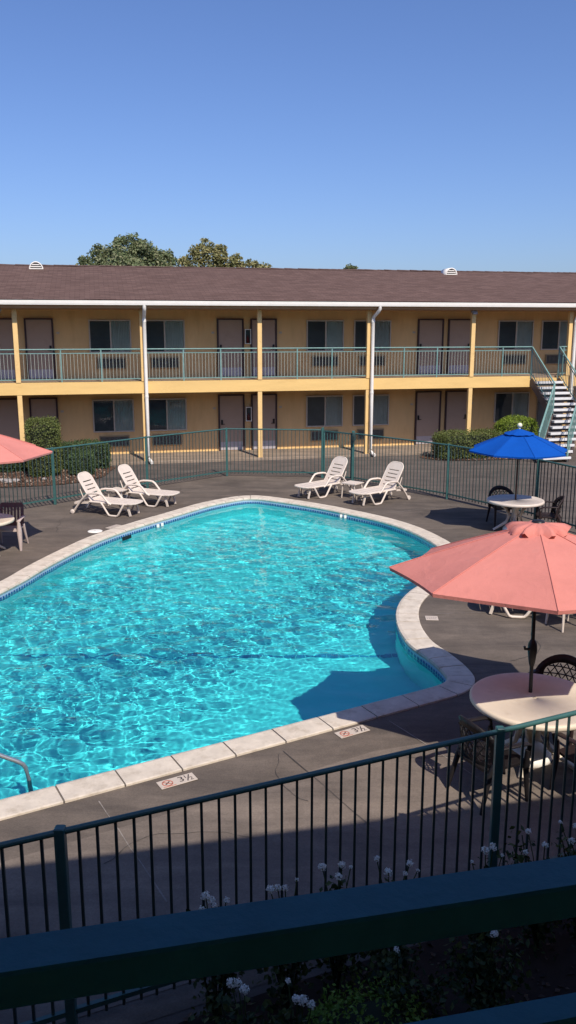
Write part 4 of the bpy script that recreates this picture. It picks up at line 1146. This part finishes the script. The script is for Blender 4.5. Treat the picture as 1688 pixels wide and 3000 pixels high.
# near bed: white rose bushes along the fence, mulch bits and a low bright shrub
def rose_bush(x, y, h, w, n, seed, label, flowers):
    t = thing('rose_bush', label, 'rose bush', (x, y, .02), 0, 'white rose bushes along the near fence')
    r = random.Random(seed); smp = []; mb = MB()
    for k in range(9):
        a = r.uniform(0, 6.28); q = r.uniform(.3, 1) * w; hh = h * r.uniform(.7, 1.02)
        tip = Vector((q * math.cos(a), q * math.sin(a), hh))
        mb.tube([(0, 0, 0), tuple(tip * .5 + Vector((0, 0, .06))), tuple(tip)], [.010, .007, .004], 5)
        for _ in range(n // 9):
            f = r.random() ** .6; p = tip * f
            smp.append((p.x + r.gauss(0, .06), p.y + r.gauss(0, .06), max(.03, p.z + r.gauss(0, .05))))
    mb.build('stem', M['core'], t)
    leaf_cloud(smp, .05, seed, .6, .7).build('foliage', M['leaf_rose'], t)
    for k, (fx, fy, fz, fr) in enumerate(flowers):
        mb = MB(); V = mb.v; F = mb.f; c = Vector((fx - x, fy - y, fz))
        for _ in range(46):
            d = Vector((r.gauss(0, 1), r.gauss(0, 1), r.gauss(.35, .8))).normalized(); fr_ = fr * .82; p = c + d * fr_ * r.uniform(.45, 1)
            s_ = fr_ * .62; a = d.orthogonal().normalized(); a.rotate(Matrix.Rotation(r.uniform(0, 6.28), 3, d)); b = d.cross(a); o = len(V)
            V += [tuple(p - a * s_ * .5), tuple(p + b * s_ * .45 + d * .006), tuple(p + a * s_ * .5), tuple(p - b * s_ * .45 + d * .006)]; F += [(o, o + 1, o + 2, o + 3)]
        mb.sm = [False] * len(F); mb.build('flower', M['petal'], t)
        base = Vector((0, 0, fz * .5)); tip = c
        sm_ = MB(); sm_.tube([tuple(base + (c - base) * .1), tuple(base + (c - base) * .6 + Vector((0, 0, .02))), tuple(tip)], .004, 5); sm_.build('flower_stalk', M['leaf_rose'], t)
Z8 = .83
rose_bush(-.48, 4.86, .72, .22, 500, 31, 'white rose bush by the near fence, nearest the left fence post', [(-.55, 5.03, Z8, .04), (-.51, 5.02, .81, .032), (-.49, 4.98, .80, .022), (-.41, 4.99, Z8, .026), (-.57, 4.94, .80, .026)])
rose_bush(.0, 4.95, .70, .22, 500, 32, 'white rose bush by the near fence with one broad flower head', [(-.12, 5.10, Z8, .038), (-.07, 5.12, Z8, .03), (-.02, 5.12, Z8, .024), (.06, 5.18, .85, .012)])
rose_bush(.34, 5.12, .76, .20, 560, 33, 'white rose bush by the near fence carrying three clustered flowers', [(.24, 5.32, .85, .036), (.38, 5.34, .85, .032), (.35, 5.24, Z8, .034), (.44, 5.32, .85, .013)])
rose_bush(.72, 5.2, .76, .2, 560, 34, 'white rose bush by the near fence between three and single flower bushes', [(.63, 5.40, .86, .024), (.70, 5.29, Z8, .036), (.86, 5.36, .85, .033), (.82, 5.29, .82, .018), (.91, 5.31, Z8, .013)])
rose_bush(1.42, 5.4, .74, .2, 560, 35, 'white rose bush by the near fence just left of the right fence post', [(1.43, 5.52, .85, .036), (1.49, 5.54, .86, .034), (1.55, 5.5, .82, .012), (1.32, 5.45, .8, .012)])
rose_bush(1.86, 5.55, .82, .22, 800, 36, 'leafy white rose bush by the near fence right of the right fence post', [(1.80, 5.74, .86, .026), (1.72, 5.51, .84, .022), (1.88, 5.58, .85, .028)])
rose_bush(2.2, 5.68, .84, .24, 800, 37, 'leafy white rose bush by the near fence at the right edge', [(2.08, 5.86, .86, .017), (2.09, 5.63, .85, .03), (2.18, 5.81, .86, .026), (2.3, 5.7, .9, .03)])
rose_bush(-.24, 4.20, .62, .3, 900, 38, 'dark rose bush with two white flowers low between the balcony rails', [(-.34, 4.41, .70, .036), (-.26, 4.36, .70, .036), (-.30, 4.42, .69, .03)])
rose_bush(.06, 4.15, .62, .28, 900, 39, 'dark rose bush with a double white flower at the bottom of the view', [(.09, 4.27, .70, .04), (.05, 4.27, .71, .034), (.14, 4.25, .69, .03), (.0, 4.45, .68, .02)])
rose_bush(.72, 4.75, .62, .3, 900, 40, 'dark rose bush with one small flower behind the bright low shrub', [(.69, 4.69, .70, .02)])
rose_bush(1.3, 4.75, .64, .3, 900, 41, 'dark rose bush with a single white flower near the mulch', [(1.34, 4.84, .70, .036)])
hedge('low_shrub', .5, 4.40, .36, .3, .52, .3, 4200, 42, 'small bright green rounded shrub at the bottom of the view', M['leaf_bright'], .034, 3.0, None, .03)
mb = leaf_cloud([(rng.uniform(-.8, 5), rng.uniform(2.6, 7.2), 0.03) for _ in range(2600)], .05, 77, 3.0)
keep = [k for k in range(0, len(mb.f), 2)]
P2 = np.array(mb.v).reshape(-1, 4, 3); okm = inside(P2[:, 0, 0], P2[:, 0, 1], bedN)
m2 = MB(); 
for k in np.nonzero(okm)[0]:
    o = len(m2.v); m2.v += [tuple(p) for p in P2[k]]; m2.f += [(o, o + 1, o + 2), (o, o + 2, o + 3)]
m2.sm = [False] * len(m2.f)
M['litter'] = leaf_mat('leaf_litter', [(.02, .012, .008), (.05, .028, .018), (.13, .08, .05)], .1)
o = m2.build('leaf_litter', M['litter']); tag(o, 'dry brown leaf litter on the mulch of the near bed', 'leaf litter', kind='stuff')
smp = []
for _ in range(5200):
    u = rng.uniform(-6, .2); v = rng.uniform(25.4, 28.9); x, y, _z = UV(u, v)
    smp.append((x, y, .03 + rng.uniform(0, .03)))
for _ in range(2200):
    u = rng.uniform(11.3, 15.2); v = rng.uniform(27.2, 28.8); x, y, _z = UV(u, v); smp.append((x, y, .03 + rng.uniform(0, .03)))
P2 = np.array(smp); ok = inside(P2[:, 0], P2[:, 1], bedL) | inside(P2[:, 0], P2[:, 1], bedR)
mb = leaf_cloud([tuple(p) for p in P2[ok]], .07, 78, 2.)
M['mulch'] = leaf_mat('bark_mulch', [(.06, .035, .025), (.14, .075, .05), (.26, .17, .12), (.34, .28, .22)], .05)
o = mb.build('bark_mulch', M['mulch']); tag(o, 'reddish brown bark mulch under the clipped far hedges', 'mulch', kind='stuff')

# ------------------------------------------------------------------ light, sky, camera
EL = math.atan(1 / math.hypot(-.38, .80)); 
sdir = Vector((.38, -.80, 1.0)).normalized()      # towards the sun
sun = bpy.data.lights.new('sun', 'SUN'); sun.energy = 3.9; sun.angle = R(.53); sun.color = (1.0, .915, .80)
so = bpy.data.objects.new('sun', sun); C.objects.link(so)
so.rotation_euler = sdir.to_track_quat('Z', 'Y').to_euler()
w = bpy.data.worlds.new('World'); scene.world = w; w.use_nodes = True
nt = w.node_tree; sky = nt.nodes.new('ShaderNodeTexSky'); sky.sky_type = 'NISHITA'; sky.sun_disc = False
sky.sun_elevation = math.asin(sdir.z); sky.sun_rotation = math.atan2(sdir.x, sdir.y)
sky.air_density = 1.0; sky.dust_density = 1.2; sky.ozone_density = 3.0; sky.altitude = 50
bg = nt.nodes['Background']; bg.inputs['Strength'].default_value = .086
nt.links.new(mix(nt, sky.outputs[0], (.80, .92, 1.27), 1.0, 'MULTIPLY'), bg.inputs[0])

cam = bpy.data.cameras.new('camera'); co = bpy.data.objects.new('camera', cam); C.objects.link(co)
co.location = (0, 0, 4.58); co.rotation_euler = (R(90 - 12.3), 0, 0)
cam.sensor_fit = 'VERTICAL'; cam.sensor_height = 36; cam.lens = 30.0; cam.clip_end = 2000; cam.clip_start = .05
scene.camera = co
scene.view_settings.view_transform = 'Standard'; scene.view_settings.look = 'None'
scene.view_settings.gamma = 1; scene.view_settings.exposure = EXPO
cy = scene.cycles
cy.use_denoising = True
cy.max_bounces = 10; cy.transparent_max_bounces = 12; cy.transmission_bounces = 8
cy.sample_clamp_indirect = 6; cy.sample_clamp_direct = 0
cy.caustics_refractive = True; cy.caustics_reflective = False; cy.blur_glossy = .2
# true refractive caustics: sunlight bent by the rippled surface on to the pool floor
sun.cycles.is_caustics_light = True
water.cycles.is_caustics_caster = True
for o in bpy.data.objects:
    if o.type == 'MESH' and o.parent == pool and o.name.split('.')[0] in ('basin', 'step', 'step_nosing', 'floor_tile_line', 'waterline_tile'):
        o.cycles.is_caustics_receiver = True
